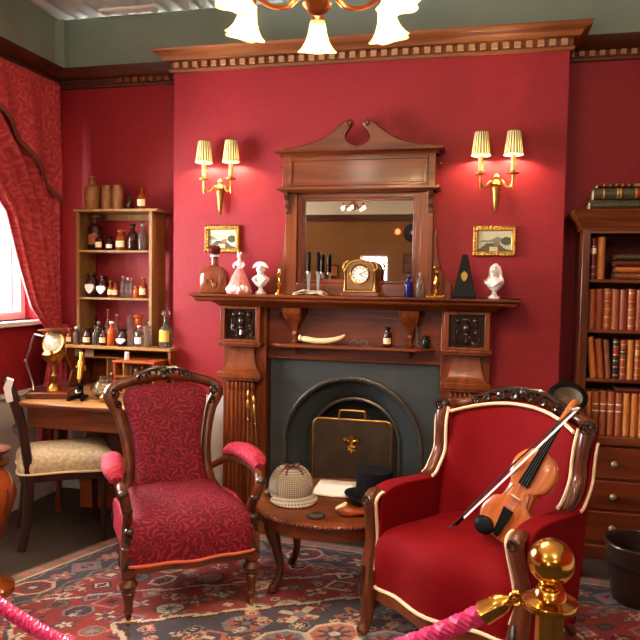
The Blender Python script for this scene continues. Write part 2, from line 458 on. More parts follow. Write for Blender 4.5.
# left window
wn = struct(MB().box(XW - .14, XW - .09, wy0, wy0 + .05, wz0, wz1).box(XW - .14, XW - .09, wy1 - .05, wy1, wz0, wz1)
            .box(XW - .14, XW - .09, wy0 + .05, wy1 - .05, wz1 - .05, wz1).box(XW - .14, XW - .09, wy0 + .05, wy1 - .05, wz0, wz0 + .05)
            .build('window_1', M['white'], bevel=.003))
gm, gnt, gp = newmat('window_glass')
tr = node(gnt, 'ShaderNodeBsdfTransparent'); gl = node(gnt, 'ShaderNodeBsdfGlossy'); gl.inputs['Roughness'].default_value = .02
mixs = node(gnt, 'ShaderNodeMixShader'); mixs.inputs[0].default_value = .06
gnt.links.new(tr.outputs[0], mixs.inputs[1]); gnt.links.new(gl.outputs[0], mixs.inputs[2]); gnt.links.new(mixs.outputs[0], gnt.nodes['Material Output'].inputs[0])
bx('pane', gm, wn, XW - .12, XW - .115, wy0 + .05, wy1 - .05, wz0 + .05, wz1 - .05, 0)
bx('glazing_bar', M['white'], wn, XW - .13, XW - .1, (wy0 + wy1) / 2 - .015, (wy0 + wy1) / 2 + .015, wz0 + .05, wz1 - .05, .003)
bx('window_sill', M['white'], wn, XW - .14, XW + .06, wy0 - .06, wy1 + .06, wz0 - .03, wz0, .005)
# rear window
wn2 = struct(MB().box(RW[0], RW[0] + .03, YB - .12, YB - .08, RW[2], RW[3]).box(RW[1] - .03, RW[1], YB - .12, YB - .08, RW[2], RW[3])
             .box(RW[0] + .03, RW[1] - .03, YB - .12, YB - .08, RW[3] - .03, RW[3]).box(RW[0] + .03, RW[1] - .03, YB - .12, YB - .08, RW[2], RW[2] + .03).build('window_2', M['white']))
bx('pane', gm, wn2, RW[0] + .03, RW[1] - .03, YB - .10, YB - .097, RW[2] + .03, RW[3] - .03, 0)
for (nm, loc, rot, sx, sy) in (('portal_left', (XW - .21, (wy0 + wy1) / 2, (wz0 + wz1) / 2), (0, -PI / 2, 0), wz1 - wz0, wy1 - wy0),
                               ('portal_rear', ((RW[0] + RW[1]) / 2, YB - .21, (RW[2] + RW[3]) / 2), (PI / 2, 0, 0), RW[1] - RW[0], RW[3] - RW[2])):
    p = light(nm, 'AREA', loc, 1, (1, 1, 1), sx, None, rot, sy)
    p.data.cycles.is_portal = True
# glowing globes added out of view to brighten walls, ceiling and rug
for i, (x, y) in enumerate(FILL_SPOTS):
    t = thing('fill_globe', 'white glass globe pendant hanging over the visitor area', 'pendant lamp', (x, y, 2.75), 0, 'globe pendants of the hall')
    MB().sph((0, 0, 0), .15, 32, 18).build('globe', emit('fill_globe_glow', (1, .82, .62, 1), 27), t)
    MB().lathe([(.045, .14), (.05, .16), (.02, .19)], 20).build('gallery', M['brass_dull'], t)
    MB().tube([(0, 0, .18), (0, 0, ZC - .02 - 2.75)], .008, 8).build('rod', M['brass_dull'], t)
    MB().lathe([(.05, ZC - .012 - 2.75), (.045, ZC - .03 - 2.75), (.01, ZC - .05 - 2.75)], 20).build('ceiling_rose', M['brass_dull'], t)

# ---------------------------------------------------------------- rug
def rug():
    A, B = 3.5, 2.45; na, nb = 438, 306
    O = np.array([-1.88, -.22]); ex = np.array([.997, -.07]); ey = np.array([-.34, -.94])
    a = (np.arange(na) + .5) / na * A; b = (np.arange(nb) + .5) / nb * B
    a, b = np.meshgrid(a, b)
    pal = dict(red=(150, 58, 56), navy=(80, 76, 86), cream=(204, 184, 158), blue=(124, 130, 136), brown=(122, 92, 74), rose=(182, 112, 100), olive=(138, 124, 102), dk=(80, 52, 48))
    pal = {k: np.array(srgb(*v)[:3]) for k, v in pal.items()}
    img = np.zeros(a.shape + (3,)); img[:] = pal['red']
    def put(mask, c): img[mask] = pal[c]
    rng = np.random.RandomState(3)
    def motif(x, y, r, k, cols):
        ax, ay = np.abs(x), np.abs(y)
        if k == 0:
            put((ax + ay) < r, cols[0]); put((ax + ay) < r * .72, cols[1]); put((ax + ay) < r * .4, cols[2]); put((ax < r * .12) & (ay < r * .5), cols[0])
        elif k == 1:
            o = np.maximum(np.maximum(ax, ay), (ax + ay) * .72)
            put(o < r, cols[0]); put(o < r * .82, cols[1]); d = np.hypot(x, y); th = np.arctan2(y, x)
            put(d < r * (.5 + .2 * np.cos(8 * th)), cols[2]); put(d < r * .2, cols[0])
        elif k == 2:
            put(((ax < r * .22) & (ay < r)) | ((ay < r * .22) & (ax < r)), cols[0])
            put(np.abs(ax - ay) < r * .13 * (np.maximum(ax, ay) < r * .75), cols[1]); put(np.maximum(ax, ay) < r * .3, cols[2])
        elif k == 3:
            h = (ax * .9 + ay * .35 < r * .8) & (ay < r)
            put(h, cols[0]); put((ax * .9 + ay * .35 < r * .6) & (ay < r * .8), cols[1]); put((np.sin(y / r * 14) > 0) & (ax < r * .3) & (ay < r * .65), cols[2])
        elif k == 4:
            d = np.hypot(x, y); th = np.arctan2(y, x)
            put(d < r * (.7 + .3 * np.cos(5 * th)), cols[0]); put(d < r * (.42 + .2 * np.cos(5 * th)), cols[1]); put(d < r * .16, cols[2])
        elif k == 5:   # hooked bracket
            put((np.abs(d_ := np.maximum(ax, ay) - r * .8) < r * .12) & ~((x > 0) & (ay < r * .3)), cols[0]); put(np.maximum(ax, ay) < r * .35, cols[1])
    ks = list(pal)
    # field motifs
    s = .13
    for i in range(-1, int(A / s) + 2):
        for j in range(-1, int(B / s) + 2):
            ca = i * s + (.5 * s if j % 2 else 0) + rng.uniform(-.02, .02); cb_ = j * s + rng.uniform(-.02, .02)
            c = [ks[q] for q in rng.choice([1, 2, 3, 4, 5, 7], 3, replace=False)]
            m = rng.randint(0, 6); r = rng.uniform(.04, .068)
            motif(a - ca, b - cb_, r, m, c)
    for q in range(700):
        ca, cb_ = rng.uniform(0, A), rng.uniform(0, B)
        motif(a - ca, b - cb_, rng.uniform(.014, .028), rng.randint(0, 5), [ks[z] for z in rng.choice([0, 1, 2, 3, 5], 3, replace=False)])
    # zigzag outline lines of the field lattice
    X = np.abs(a - A / 2); Y = np.abs(b - B / 2)
    def stepd(kx, ky): return X / kx + Y / ky + .012 * np.sign(np.sin(X * 40))
    # corner spandrels
    sp = stepd(1.25, .95)
    put((sp > 1.18) & (sp < 1.205), 'cream'); put((sp > 1.205) & (sp < 1.225), 'navy')
    # medallion
    md = stepd(.95, .78)
    me_ = md < 1
    save = img.copy()
    put(me_, 'navy'); put((md > .965) & (md < 1.0), 'cream'); put((md > .93) & (md < .965), 'dk')
    for q in range(14):
        th = 2 * PI * q / 14
        motif(a - A / 2 - .52 * cos(th), b - B / 2 - .44 * sin(th), .088, [4, 0, 3, 1, 2][q % 5], [['cream', 'red', 'blue'], ['rose', 'navy', 'cream'], ['blue', 'rose', 'navy']][q % 3])
    for q in range(430):
        ca, cb_ = rng.uniform(-.9, .9), rng.uniform(-.75, .75)
        if abs(ca) / .86 + abs(cb_) / .70 < .96:
            motif(a - A / 2 - ca, b - B / 2 - cb_, rng.uniform(.018, .036), rng.randint(0, 5), [['rose', 'cream', 'red'], ['blue', 'cream', 'red'], ['red', 'cream', 'blue'], ['cream', 'rose', 'navy']][q % 4])
    for q in range(26):
        th = 2 * PI * (q + .5) / 26; rr_ = (.40, .62)[q % 2]
        motif(a - A / 2 - rr_ * cos(th), b - B / 2 - rr_ * .82 * sin(th), .04, q % 5, [['rose', 'cream', 'red'], ['blue', 'dk', 'cream'], ['red', 'cream', 'navy']][q % 3])
    for q in range(8):
        th = 2 * PI * (q + .5) / 8
        motif(a - A / 2 - .27 * cos(th), b - B / 2 - .25 * sin(th), .105, 1, ['cream', 'rose', 'navy'] if q % 2 else ['cream', 'blue', 'red'])
    d = np.hypot(a - A / 2, b - B / 2); th = np.arctan2(b - B / 2, a - A / 2)
    put(d < .15 + .02 * np.cos(12 * th), 'cream'); put(d < .125 + .02 * np.cos(12 * th), 'red'); put(d < .06, 'rose'); put(d < .03, 'navy')
    # borders
    e = np.minimum(np.minimum(a, A - a), np.minimum(b, B - b))
    along = np.where(np.minimum(a, A - a) < np.minimum(b, B - b), b, a)
    bor = e < .36
    put(bor, 'brown'); put((e < .335) & (e > .10), 'navy'); 
    put((e > .335) & (np.sin(along * 110) > 0) & bor, 'rose')
    put((e < .10), 'olive'); put((e < .085) & (e > .03) & (np.sin(along * 75) > .1), 'rose'); put((e < .1) & (e > .088), 'cream')
    put(e < .022, 'brown'); put(e < .009, 'cream')
    mid = e - .2175; per = .30
    ph = (along / per) % 1; idx = np.floor(along / per).astype(int)
    xx = (ph - .5) * per
    for k, cols in ((0, ['cream', 'red', 'navy']), (1, ['red', 'cream', 'blue']), (2, ['blue', 'rose', 'navy'])):
        m0 = img.copy()
        motif(np.where(bor & (idx % 3 == k), xx, 9), mid, .09, [1, 4, 0][k], cols)
        motif(np.where(bor & (idx % 3 == k), np.abs(xx) - .13, 9), mid, .05, 4, ['rose', 'olive', 'cream'])
    put(bor & (np.abs(np.abs(mid) - .098 - .012 * np.sin(along * 45)) < .006), 'olive')
    img *= (1 + rng.normal(0, .10, a.shape))[..., None] * (1 + .12 * np.sin(b * 23 + np.sin(a * 3)))[..., None]
    img = np.clip(img, .003, 1)
    ga = np.arange(na + 1) / na * A; gb = np.arange(nb + 1) / nb * B
    GA, GB = np.meshgrid(ga, gb)
    P = O + GA[..., None] * ex + GB[..., None] * ey
    z = .005 + .001 * np.sin(GA * 7) * np.sin(GB * 5)
    z[0] = z[-1] = .001; z[:, 0] = z[:, -1] = .001
    V = np.concatenate([P, z[..., None]], -1).reshape(-1, 3)
    I, J = np.meshgrid(np.arange(na), np.arange(nb)); q0 = (J * (na + 1) + I).ravel()
    F = np.stack([q0, q0 + na + 1, q0 + na + 2, q0 + 1], -1)
    me = bpy.data.meshes.new('persian_rug')
    me.vertices.add(len(V)); me.vertices.foreach_set('co', V.ravel())
    me.loops.add(F.size); me.loops.foreach_set('vertex_index', F.ravel().astype(np.int32))
    me.polygons.add(len(F)); me.polygons.foreach_set('loop_start', (np.arange(len(F)) * 4).astype(np.int32))
    me.update(calc_edges=True)
    at = me.color_attributes.new('Col', 'FLOAT_COLOR', 'CORNER')
    c4 = np.concatenate([img.reshape(-1, 3), np.ones((len(F), 1))], -1)
    at.data.foreach_set('color', np.repeat(c4, 4, axis=0).ravel().astype(np.float32))
    me.materials.append(attr_mat('rug_wool', .95, .4))
    o = bpy.data.objects.new('persian_rug', me); COL.objects.link(o)
    tag(o, 'large red and navy Persian rug with star medallion and wide border', 'rug')
rug()

# ---------------------------------------------------------------- curtain on the left window
cu = thing('window_curtain', 'crimson damask curtain tied back beside the bright window', 'curtain', (0, 0, 0))
def lead(t):
    pts = [(-1.62, 2.62), (-1.15, 2.35), (-.72, 2.1), (-.44, 1.82), (-.33, 1.5), (-.23, 1.25), (-.07, 1.10)]
    f = t * (len(pts) - 1); i = min(int(f), len(pts) - 2); f -= i
    return (pts[i][0] + (pts[i + 1][0] - pts[i][0]) * f, pts[i][1] + (pts[i + 1][1] - pts[i][1]) * f)
def drape(u, v):
    yl, zl = lead(v)
    yr, zr = .04 + .02 * v, 2.64 - 1.54 * v
    y = yr + (yl - yr) * u; z = zr + (zl - zr) * u
    amp = .03 * (1 - .5 * v) * (1 if .02 < u < .98 else .4)
    x = -2.765 + amp * sin(u * 30 + .6 * sin(5 * v)) + .012 * sin(u * 71) + .03 * v
    return (x, y, z)
MB().grid(drape, 120, 50).build('drape', M['curtain'], cu, thick=.006, rec=False)
def tail(u, v):
    w_ = .06 + .26 * min(1, v * 1.6) ** .7
    y = .0 - .10 * v + (u - .5) * w_ - .02
    z = 1.10 - .92 * v
    return (-2.69 + (.018 + .02 * v) * sin(u * 22 + 1.5) , min(y, .18), z)
MB().grid(tail, 60, 24).build('curtain_tail', M['curtain'], cu, thick=.006, rec=False)
tb = [(-2.715 + .06 * cos(a), -.01 + .075 * sin(a), 1.10 + .02 * sin(a)) for a in np.linspace(0, 2 * PI, 20)[:-1]]
MB().tube(tb, .02, 8, True).build('tieback', M['curtain'], cu)
def swag(u, v):
    y = .04 - 1.72 * u
    zb = np.interp(y, [-1.68, -1.0, -.53, -.25, -.03, .04], [2.60, 2.57, 2.405, 2.19, 1.99, 1.95])
    z = 2.675 + (zb - 2.675) * v
    return (-2.712 + .014 * sin(u * 40 + 2 * v) * (.3 + v), y, z)
MB().grid(swag, 110, 14).build('swag_valance', M['curtain'], cu, thick=.006, rec=False)
tp = [Vector(swag(u, 1)) + Vector((.006, 0, -.012)) for u in np.linspace(0, 1, 90)]
MB().tube(tp, .014, 7, fx=1, fy=.5).build('fringe_trim', plain('olive_fringe', srgb(118, 66, 50), .8, noise=.3, nscale=120), cu)
MB().tube([(-2.74, .06, 2.672), (-2.74, -1.75, 2.672)], .012, 10).build('curtain_rail', M['cornice_dark'], cu)
# ================================================================ fireplace
CX = -.757
fs = thing('mantelpiece', 'tall mahogany mantelpiece with carved pilasters around the fireplace', 'mantelpiece', (CX, 0, 0))
# moulded top shelf
m = MB(); sweep(m, [(-.80, -.001), (-.80, -.16), (.80, -.16), (.80, -.001)],
    [(-.79, 1.318), (.075, 1.318), (.095, 1.330), (.10, 1.345), (.118, 1.350), (.12, 1.364), (-.79, 1.364)])
m.build('mantel_shelf', M['mahogx'], fs, bevel=.003)
m = MB(); sweep(m, [(-.775, -.001), (-.775, -.15), (.775, -.15), (.775, -.001)], [(-.7, 1.29), (.0, 1.29), (.02, 1.305), (.045, 1.319), (-.7, 1.319)])
m.build('bed_moulding', M['mahogx'], fs)
carv_me = None
for s in (-1, 1):
    def sx(a, b): return (min(s * a, s * b), max(s * a, s * b))
    x0, x1 = sx(.505, .77)
    bx('jamb', M['mahog'], fs, x0, x1, -.10, -.001, 0, 1.295)
    xc = s * .645
    # frieze block with sunk carved panel
    m = MB(); w_, h0, h1 = .122, 1.085, 1.292
    m.box(xc - w_, xc - w_ + .028, -.165, -.10, h0, h1).box(xc + w_ - .028, xc + w_, -.165, -.10, h0, h1)
    m.box(xc - w_ + .028, xc + w_ - .028, -.165, -.10, h1 - .016, h1).box(xc - w_ + .028, xc + w_ - .028, -.165, -.10, h0, h0 + .014)
    m.build('panel_frame', M['mahog'], fs, bevel=.003)
    cp = bx('carved_panel', M['carved'], fs, xc - w_ + .028, xc + w_ - .028, -.13, -.10, h0 + .014, h1 - .016, .001)
    m = MB()
    for q in (-1, 1):
        m.sph((xc + q * .047, -.135, h1 - .05), (.017, .016, .017))
        m.sph((xc + q * .05, -.132, h1 - .115), (.014, .012, .01))
        for (dx, dz, r) in ((.02, .075, .03), (.03, .12, .028), (.045, .155, .022)):
            m.tube([(xc + q * (dx + r * cos(a)), -.133, h1 - dz + r * .9 * sin(a)) for a in np.linspace(-2.6, 1.2, 9)], [.004, .008, .008, .003], 6)
        m.tube(cat([(xc + q * .006, -.13, h1 - .19), (xc + q * .02, -.138, h1 - .15), (xc + q * .06, -.132, h1 - .13), (xc + q * .064, -.13, h1 - .08)], 4), [.003, .009, .007, .003], 6)
    m.sph((xc, -.135, h1 - .09), (.022, .022, .03)).sph((xc, -.142, h1 - .125), (.016, .018, .014)).sph((xc, -.133, h1 - .045), (.026, .014, .016))
    m.tube([(xc, -.135, h1 - .14), (xc, -.138, h1 - .165), (xc, -.13, h1 - .19)], [.012, .014, .004], 8)
    m.build('relief_ornament', M['carved'], cp)
    m = MB()
    for (z0, z1, o) in ((1.070, 1.085, .012), (1.058, 1.070, .004)):
        m.box(xc - .122 - o, xc + .122 + o, -.168 - o, -.095, z0, z1)
    m.build('necking', M['mahog'], fs, bevel=.003)
    # bell-shaped (cavetto) cap
    rs = []
    for i in range(11):
        t_ = i / 10; z = 1.058 - .15 * t_
        k = (1 - math.sqrt(max(0, 1 - t_ ** 2))) * .9 + .1 * t_
        hw = .072 + .05 * k; yf = -.122 - .05 * k
        rs.append([(xc - hw, -.095, z), (xc + hw, -.095, z), (xc + hw, yf, z), (xc - hw, yf, z)])
    MB().rings(rs).build('bell_cap', M['mahog'], fs, angle=30)
    m = MB()
    for (z0, z1, o) in ((.872, .908, .01), (.858, .872, .0)):
        m.box(xc - .124 - o, xc + .124 + o, -.172 - o, -.095, z0, z1)
    m.build('ledge', M['mahog'], fs, bevel=.004)
    # fluted capital leaves + reeded tapering shaft
    m = MB(); n = 7; o = []
    for i in range(n):
        xa = -.088 + .176 * i / n; xb = -.088 + .176 * (i + 1) / n
        o += [(xa + .001, -.1405), (xa + .003, -.1425)] + [((xa + xb) / 2 + (xb - xa) * .38 * q, -.143 - .004 * (1 - abs(q))) for q in (-.6, 0, .6)] + [(xb - .003, -.1425), (xb - .001, -.1405)]
    o += [(.088, -.095), (-.088, -.095)]
    m.rings([[(xc + x * k, y, z) for x, y in o] for z, k in ((.1, 1.04), (.858, 1.0))])
    m.build('reeded_shaft', M['mahog'], fs, angle=25)
    m = MB()
    for i in range(7):
        x = xc - .075 + .025 * i
        m.sph((x, -.148, .825), (.0105, .008, .028), 8, 6)
    m.build('leaf_capital', M['mahog'], fs)
    bx('plinth', M['mahog'], fs, xc - .125, xc + .125, -.17, -.095, 0, .1, .004)
# frieze back panel with shaped recess, and the small lower shelf
bx('frieze_panel', M['mahogx'], fs, -.505, .505, -.045, -.002, .99, 1.295)
rec = [(-.36, 1.085), (-.36, 1.19)] + [(-.36 + .06 * (1 - cos(a)), 1.19 + .055 * sin(a)) for a in np.linspace(.2, PI / 2, 6)] + [(.30 - 0 + .06 * sin(a), 1.19 + .055 * cos(a)) for a in np.linspace(0, PI / 2 - .2, 6)] + [(.36, 1.19), (.36, 1.085)]
MB().prism(rec, -.052, -.044).build('recess_panel', wood('deep_mahogany', srgb(66, 28, 14), srgb(110, 54, 28), 0, 8), fs)
m = MB(); m.tube([(x, -.05, z) for x, z in rec], .006, 6).build('recess_bead', M['mahogx'], fs)
m = MB(); m.prism([(-.49, -.05), (-.49, -.10), (-.40, -.19), (.38, -.19), (.47, -.10), (.47, -.05)], 1.066, 1.083, 'z')
m.build('lower_shelf', M['mahogx'], fs, bevel=.004)
for x in (-.335, .335):
    br = MB().rings([[(x - a, -.045, z), (x + a, -.045, z), (x + a, y, z), (x - a, y, z)] for a, y, z in ((.012, -.07, 1.125), (.014, -.08, 1.15), (.018, -.095, 1.175), (.032, -.115, 1.20), (.046, -.14, 1.225), (.052, -.16, 1.25), (.052, -.168, 1.262), (.056, -.17, 1.29))]).build('bracket', M['mahog'], fs, bevel=.003, angle=30)
    MB().lathe([(.016, 0), (.02, .012), (.012, .02), (.012, .045), (.02, .055), (.016, .07)], 12, (x, -.08, 1.083)).build('turned_post', M['mahog'], br)
    MB().tube([(x, -.06, 1.066), (x, -.085, 1.05), (x, -.07, 1.03), (x, -.05, 1.02)], [.012, .014, .01, .005], 8).build('shelf_corbel', M['mahog'], br)
for s in (-1, 1):
    sp = [(s * (.42 + x), -.056, z) for x, z in spiral(0, 1.235, .034, .006, 3.6, -1.6, 30)]
    tl = cat([(s * .5, -.056, 1.285), (s * .46, -.056, 1.282), (s * .4, -.056, 1.268)] , 4)
    MB().tube(sp, .0055, 6).build('scroll_ornament', M['mahog'], fs)
bx('inner_fillet', M['mahogx'], fs, -.505, .505, -.06, -.002, .985, .999, .003)

# cast iron insert
fi = thing('fireplace_insert', 'black cast iron arched fireplace insert inside the mahogany mantelpiece', 'fireplace', (CX, 0, 0))
AR, AZ = .400, .478
def arch(r, z0=0., n=28): return [(-r, z0)] + [(-r * cos(a), AZ + r * sin(a)) for a in np.linspace(0, PI, n)] + [(r, z0)]
o = [(-.499, 0), (-.499, .982), (.499, .982), (.499, 0)] + arch(AR)[::-1]
MB().prism(o, -.03, -.004).build('face_plate', M['iron'], fi, bevel=.002)
m = MB(); m.tube([(x, -.034, z) for x, z in arch(AR + .005)], .016, 8)
am = m.build('arch_moulding', M['bead_iron'], fi)
m = MB()
pts = cat([(x, -.05, z) for x, z in arch(AR + .006, .06, 30)], 3)
for p in pts[::1]: m.sph(tuple(p), .0085, 6, 4)
bd = m.build('moulding_beads', M['bead_iron'], fi); bd['kind'] = 'stuff'
def ringpts(r, y, cz=0): return [(x, y, z) for x, z in arch(r)]
def sheet(mb, A_, B_):
    n = len(A_); mb.add(A_ + B_, [(i, i + 1, n + i + 1, n + i) for i in range(n - 1)])
m = MB(); prof = [(AR - .008, -.02), (AR - .03, .0), (AR - .06, .02), (AR - .10, .05), (.275, .08)]
for (r0, y0), (r1, y1) in zip(prof, prof[1:]): sheet(m, ringpts(r0, y0), ringpts(r1, y1))
m.build('splayed_reveal', M['iron'], fi, rec=False)
m = MB(); m.tube([(x, .075, z) for x, z in arch(.27)], .012, 8); m.build('inner_arch_rim', M['bead_iron'], fi)
m = MB(); sheet(m, ringpts(.265, .075), ringpts(.25, .19))
a_ = ringpts(.25, .19); m.add(a_, [tuple(range(len(a_)))])
m.build('firebox', M['iron_dark'], fi, rec=False)
gr = MB()
for i in range(9): gr.tube([(-.2 + .05 * i, .03, .12), (-.2 + .05 * i, .03, .26)], .007, 6)
gr.tube([(-.24, .03, .26), (.24, .03, .26)], .01, 6).tube([(-.24, .03, .12), (.24, .03, .12)], .01, 6)
gr.build('fire_grate', M['iron_dark'], fi)
struct(bx('trim_hearth', plain('hearth_slate', srgb(60, 56, 52), .5, noise=.2), None, CX - .5, CX + .5, -.215, -.031, 0, .006, .002))

# fire screen
sc = thing('fire_screen', 'dark fire screen with brass rim and brass fleur-de-lis emblem', 'fire screen', (CX + .035, -.2, .006))
H0, H1, W2 = .06, .67, .222
ol = [(-W2, H0)] + [(-W2 + .035 - .035 * cos(a), H1 - .035 + .035 * sin(a)) for a in np.linspace(0, PI / 2, 6)] + [(W2 - .035 + .035 * sin(a), H1 - .035 + .035 * cos(a)) for a in np.linspace(0, PI / 2, 6)] + [(W2, H0)]
MB().prism(ol, -.004, .004).build('screen_panel', plain('bronzed_screen_panel', srgb(66, 52, 36), .35, .5, noise=.3, nscale=9), sc)
MB().tube([(x, 0, z) for x, z in ol], .0065, 8, True).build('brass_rim', M['brass_dull'], sc)
MB().tube(cat([(-.075, 0, H1), (-.07, 0, H1 + .04), (-.055, 0, H1 + .05), (.055, 0, H1 + .05), (.07, 0, H1 + .04), (.075, 0, H1)], 4), .007, 8).build('carry_handle', M['brass_dull'], sc)
for s in (-1, 1):
    MB().tube(cat([(s * .17, -.075, .006), (s * .17, -.05, .02), (s * .17, 0, .06), (s * .17, .05, .02), (s * .17, .065, .006)], 4), .007, 6).build('foot', M['brass_dull'], sc)
fz = .53
m = MB()
m.prism(cat2([(0, fz + .062), (.014, fz + .035), (.008, fz + .005), (0, fz - .005), (-.008, fz + .005), (-.014, fz + .035)], 4, True), -.013, -.004)
for s in (-1, 1):
    m.tube(cat([(s * .006, -.009, fz - .005), (s * .014, -.01, fz + .018), (s * .03, -.01, fz + .03), (s * .042, -.01, fz + .016), (s * .034, -.009, fz + .004)], 4), [.004, .008, .009, .006, .003], 6)
    m.tube(cat([(s * .005, -.009, fz - .012), (s * .016, -.009, fz - .03), (s * .02, -.009, fz - .024)], 4), [.004, .006, .002], 6)
m.box(-.022, .022, -.014, -.004, fz - .014, fz - .002)
m.prism([(0, fz - .055), (.008, fz - .03), (0, fz - .014), (-.008, fz - .03)], -.012, -.004)
m.build('fleur_de_lis', M['brass'], sc)

# fire irons leaning on the left pilaster
def fire_iron(nm, lab, top, bot, kind):
    t = thing(nm, lab, 'fire iron', bot, 0)
    d = Vector(top) - Vector(bot)
    m = MB(); m.tube([(0, 0, 0), tuple(d * .78)], .0045, 8); m.build('shaft', M['brass_dull'], t)
    Mx = Matrix.Translation(d * .78) @ d.to_track_quat('Z', 'Y').to_matrix().to_4x4(); L = d.length * .22
    MB().lathe([(.004, 0), (.009, .01), (.006, .02), (.012, L * .35), (.014, L * .5), (.008, L * .68), (.006, L * .72), (.012, L * .82), (.008, L * .93), (.003, L)], 12, M=Mx).build('turned_handle', M['brass_dull'], t)
    if kind: MB().box(-.03, .03, -.006, .006, 0, .07).build('blade', M['brass_dull'], t)
fire_iron('fire_poker', 'slim brass poker with acorn handle leaning beside the mantel pilaster', (-1.335, -.197, .81), (-1.31, -.262, .008), 0)
fire_iron('fire_shovel', 'brass fire shovel with round knob handle leaning beside the poker', (-1.302, -.197, .78), (-1.225, -.262, .008), 1)

# ---------------------------------------------------------------- overmantel mirror
ZT = 1.364
om = thing('overmantel_mirror', 'mahogany overmantel mirror with broken scroll pediment standing on the mantel', 'mirror', (-.738, 0, ZT))
def Z(z): return z - ZT
bx('backboard', M['mahog'], om, -.43, .43, -.03, -.002, 0, Z(2.15))
bx('upper_panel', M['mahogx'], om, -.435, .435, -.105, -.03, Z(1.975), Z(2.155), .003)
m = MB()
m.box(-.395, .395, -.112, -.104, Z(2.125), Z(2.145)).box(-.395, .395, -.112, -.104, Z(1.985), Z(2.0)).box(-.395, -.375, -.112, -.104, Z(2.0), Z(2.125)).box(.375, .395, -.112, -.104, Z(2.0), Z(2.125))
m.build('panel_moulding', M['mahogx'], om, bevel=.003)
m = MB(); sweep(m, [(-.435, -.002), (-.435, -.105), (.435, -.105), (.435, -.002)], [(-.4, Z(2.152)), (.01, Z(2.152)), (.02, Z(2.165)), (.04, Z(2.172)), (.042, Z(2.184)), (-.4, Z(2.184))]); m.build('top_cornice', M['mahogx'], om)
m = MB(); sweep(m, [(-.43, -.002), (-.43, -.11), (.43, -.11), (.43, -.002)], [(-.4, Z(1.95)), (.008, Z(1.95)), (.02, Z(1.958)), (.03, Z(1.962)), (.03, Z(1.976)), (-.4, Z(1.976))]); m.build('ledge_moulding', M['mahogx'], om)
# broken scroll pediment
for s in (-1, 1):
    top = cat2([(s * .425, Z(2.195)), (s * .33, Z(2.205)), (s * .22, Z(2.235)), (s * .14, Z(2.285)), (s * .085, Z(2.33)), (s * .05, Z(2.345))], 5)
    o = top + cat2([(s * .036, Z(2.316)), (s * .054, Z(2.292)), (s * .07, Z(2.262)), (s * .064, Z(2.232)), (s * .036, Z(2.21)), (0, Z(2.202))], 4) + [(0, Z(2.184)), (s * .425, Z(2.184))]
    p = MB().prism(o, -.115, -.075).build('pediment_scroll', M['mahogx'], om, bevel=.002)
    MB().tube([(x, -.1, z) for x, z in top] + [(s * .05 + .018 * s * -sin(a), -.1, Z(2.327) + .018 * cos(a)) for a in np.linspace(.3, 4.5, 10)], .009, 8).build('scroll_moulding', M['mahogx'], p)
    MB().lathe([(.017, 0), (.017, .014), (.012, .018), (.007, .012), (.001, .012)], 14, M=Matrix.Translation((s * .05, -.11, Z(2.327))) @ Matrix.Rotation(PI / 2, 4, 'X')).build('rosette', M['mahogx'], p)
    # posts, brackets, side wings
    bx('post', M['mahog'], om, min(s * .355, s * .425), max(s * .355, s * .425), -.075, -.03, 0, Z(1.95))
    bx('inner_stile', M['mahog'], om, min(s * .325, s * .355), max(s * .325, s * .355), -.055, -.03, Z(1.40), Z(1.94))
    br = MB().prism([(-.03, Z(1.95)), (-.125, Z(1.95)), (-.12, Z(1.925)), (-.095, Z(1.905)), (-.10, Z(1.88)), (-.08, Z(1.86)), (-.085, Z(1.835)), (-.03, Z(1.82))], s * .41 - .014, s * .41 + .014, 'x').build('bracket', M['walnut'], om, bevel=.003)
    wg = cat2([(s * .425, Z(1.72)), (s * .438, Z(1.745)), (s * .45, Z(1.725)), (s * .442, Z(1.69)), (s * .452, Z(1.6)), (s * .48, Z(1.5)), (s * .53, Z(1.44))], 4) + [(s * .53, 0), (s * .425, 0)]
    MB().prism(wg, -.03, -.006).build('side_wing', M['mahog'], om, bevel=.002)
    bx('candle_knob', M['brass'], om, s * .46 - .004, s * .46 + .004, -.06, -.002, Z(2.10), Z(2.108), .002)
bx('base_rail', M['mahogx'], om, -.355, .355, -.08, -.03, 0, Z(1.435), .004)
bx('top_rail', M['mahogx'], om, -.355, .355, -.06, -.03, Z(1.92), Z(1.95), .003)
m = MB()
for (a, b, c_, d) in ((-.33, -.312, 1.43, 1.925), (.312, .33, 1.43, 1.925)): m.box(a, b, -.05, -.03, Z(c_), Z(d))
m.box(-.312, .312, -.05, -.03, Z(1.435), Z(1.455)).box(-.312, .312, -.05, -.03, Z(1.905), Z(1.925))
m.build('mirror_slip', M['mahogx'], om, bevel=.004)
bx('mirror_pane', M['mirror'], om, -.325, .325, -.036, -.031, Z(1.43), Z(1.93), 0)

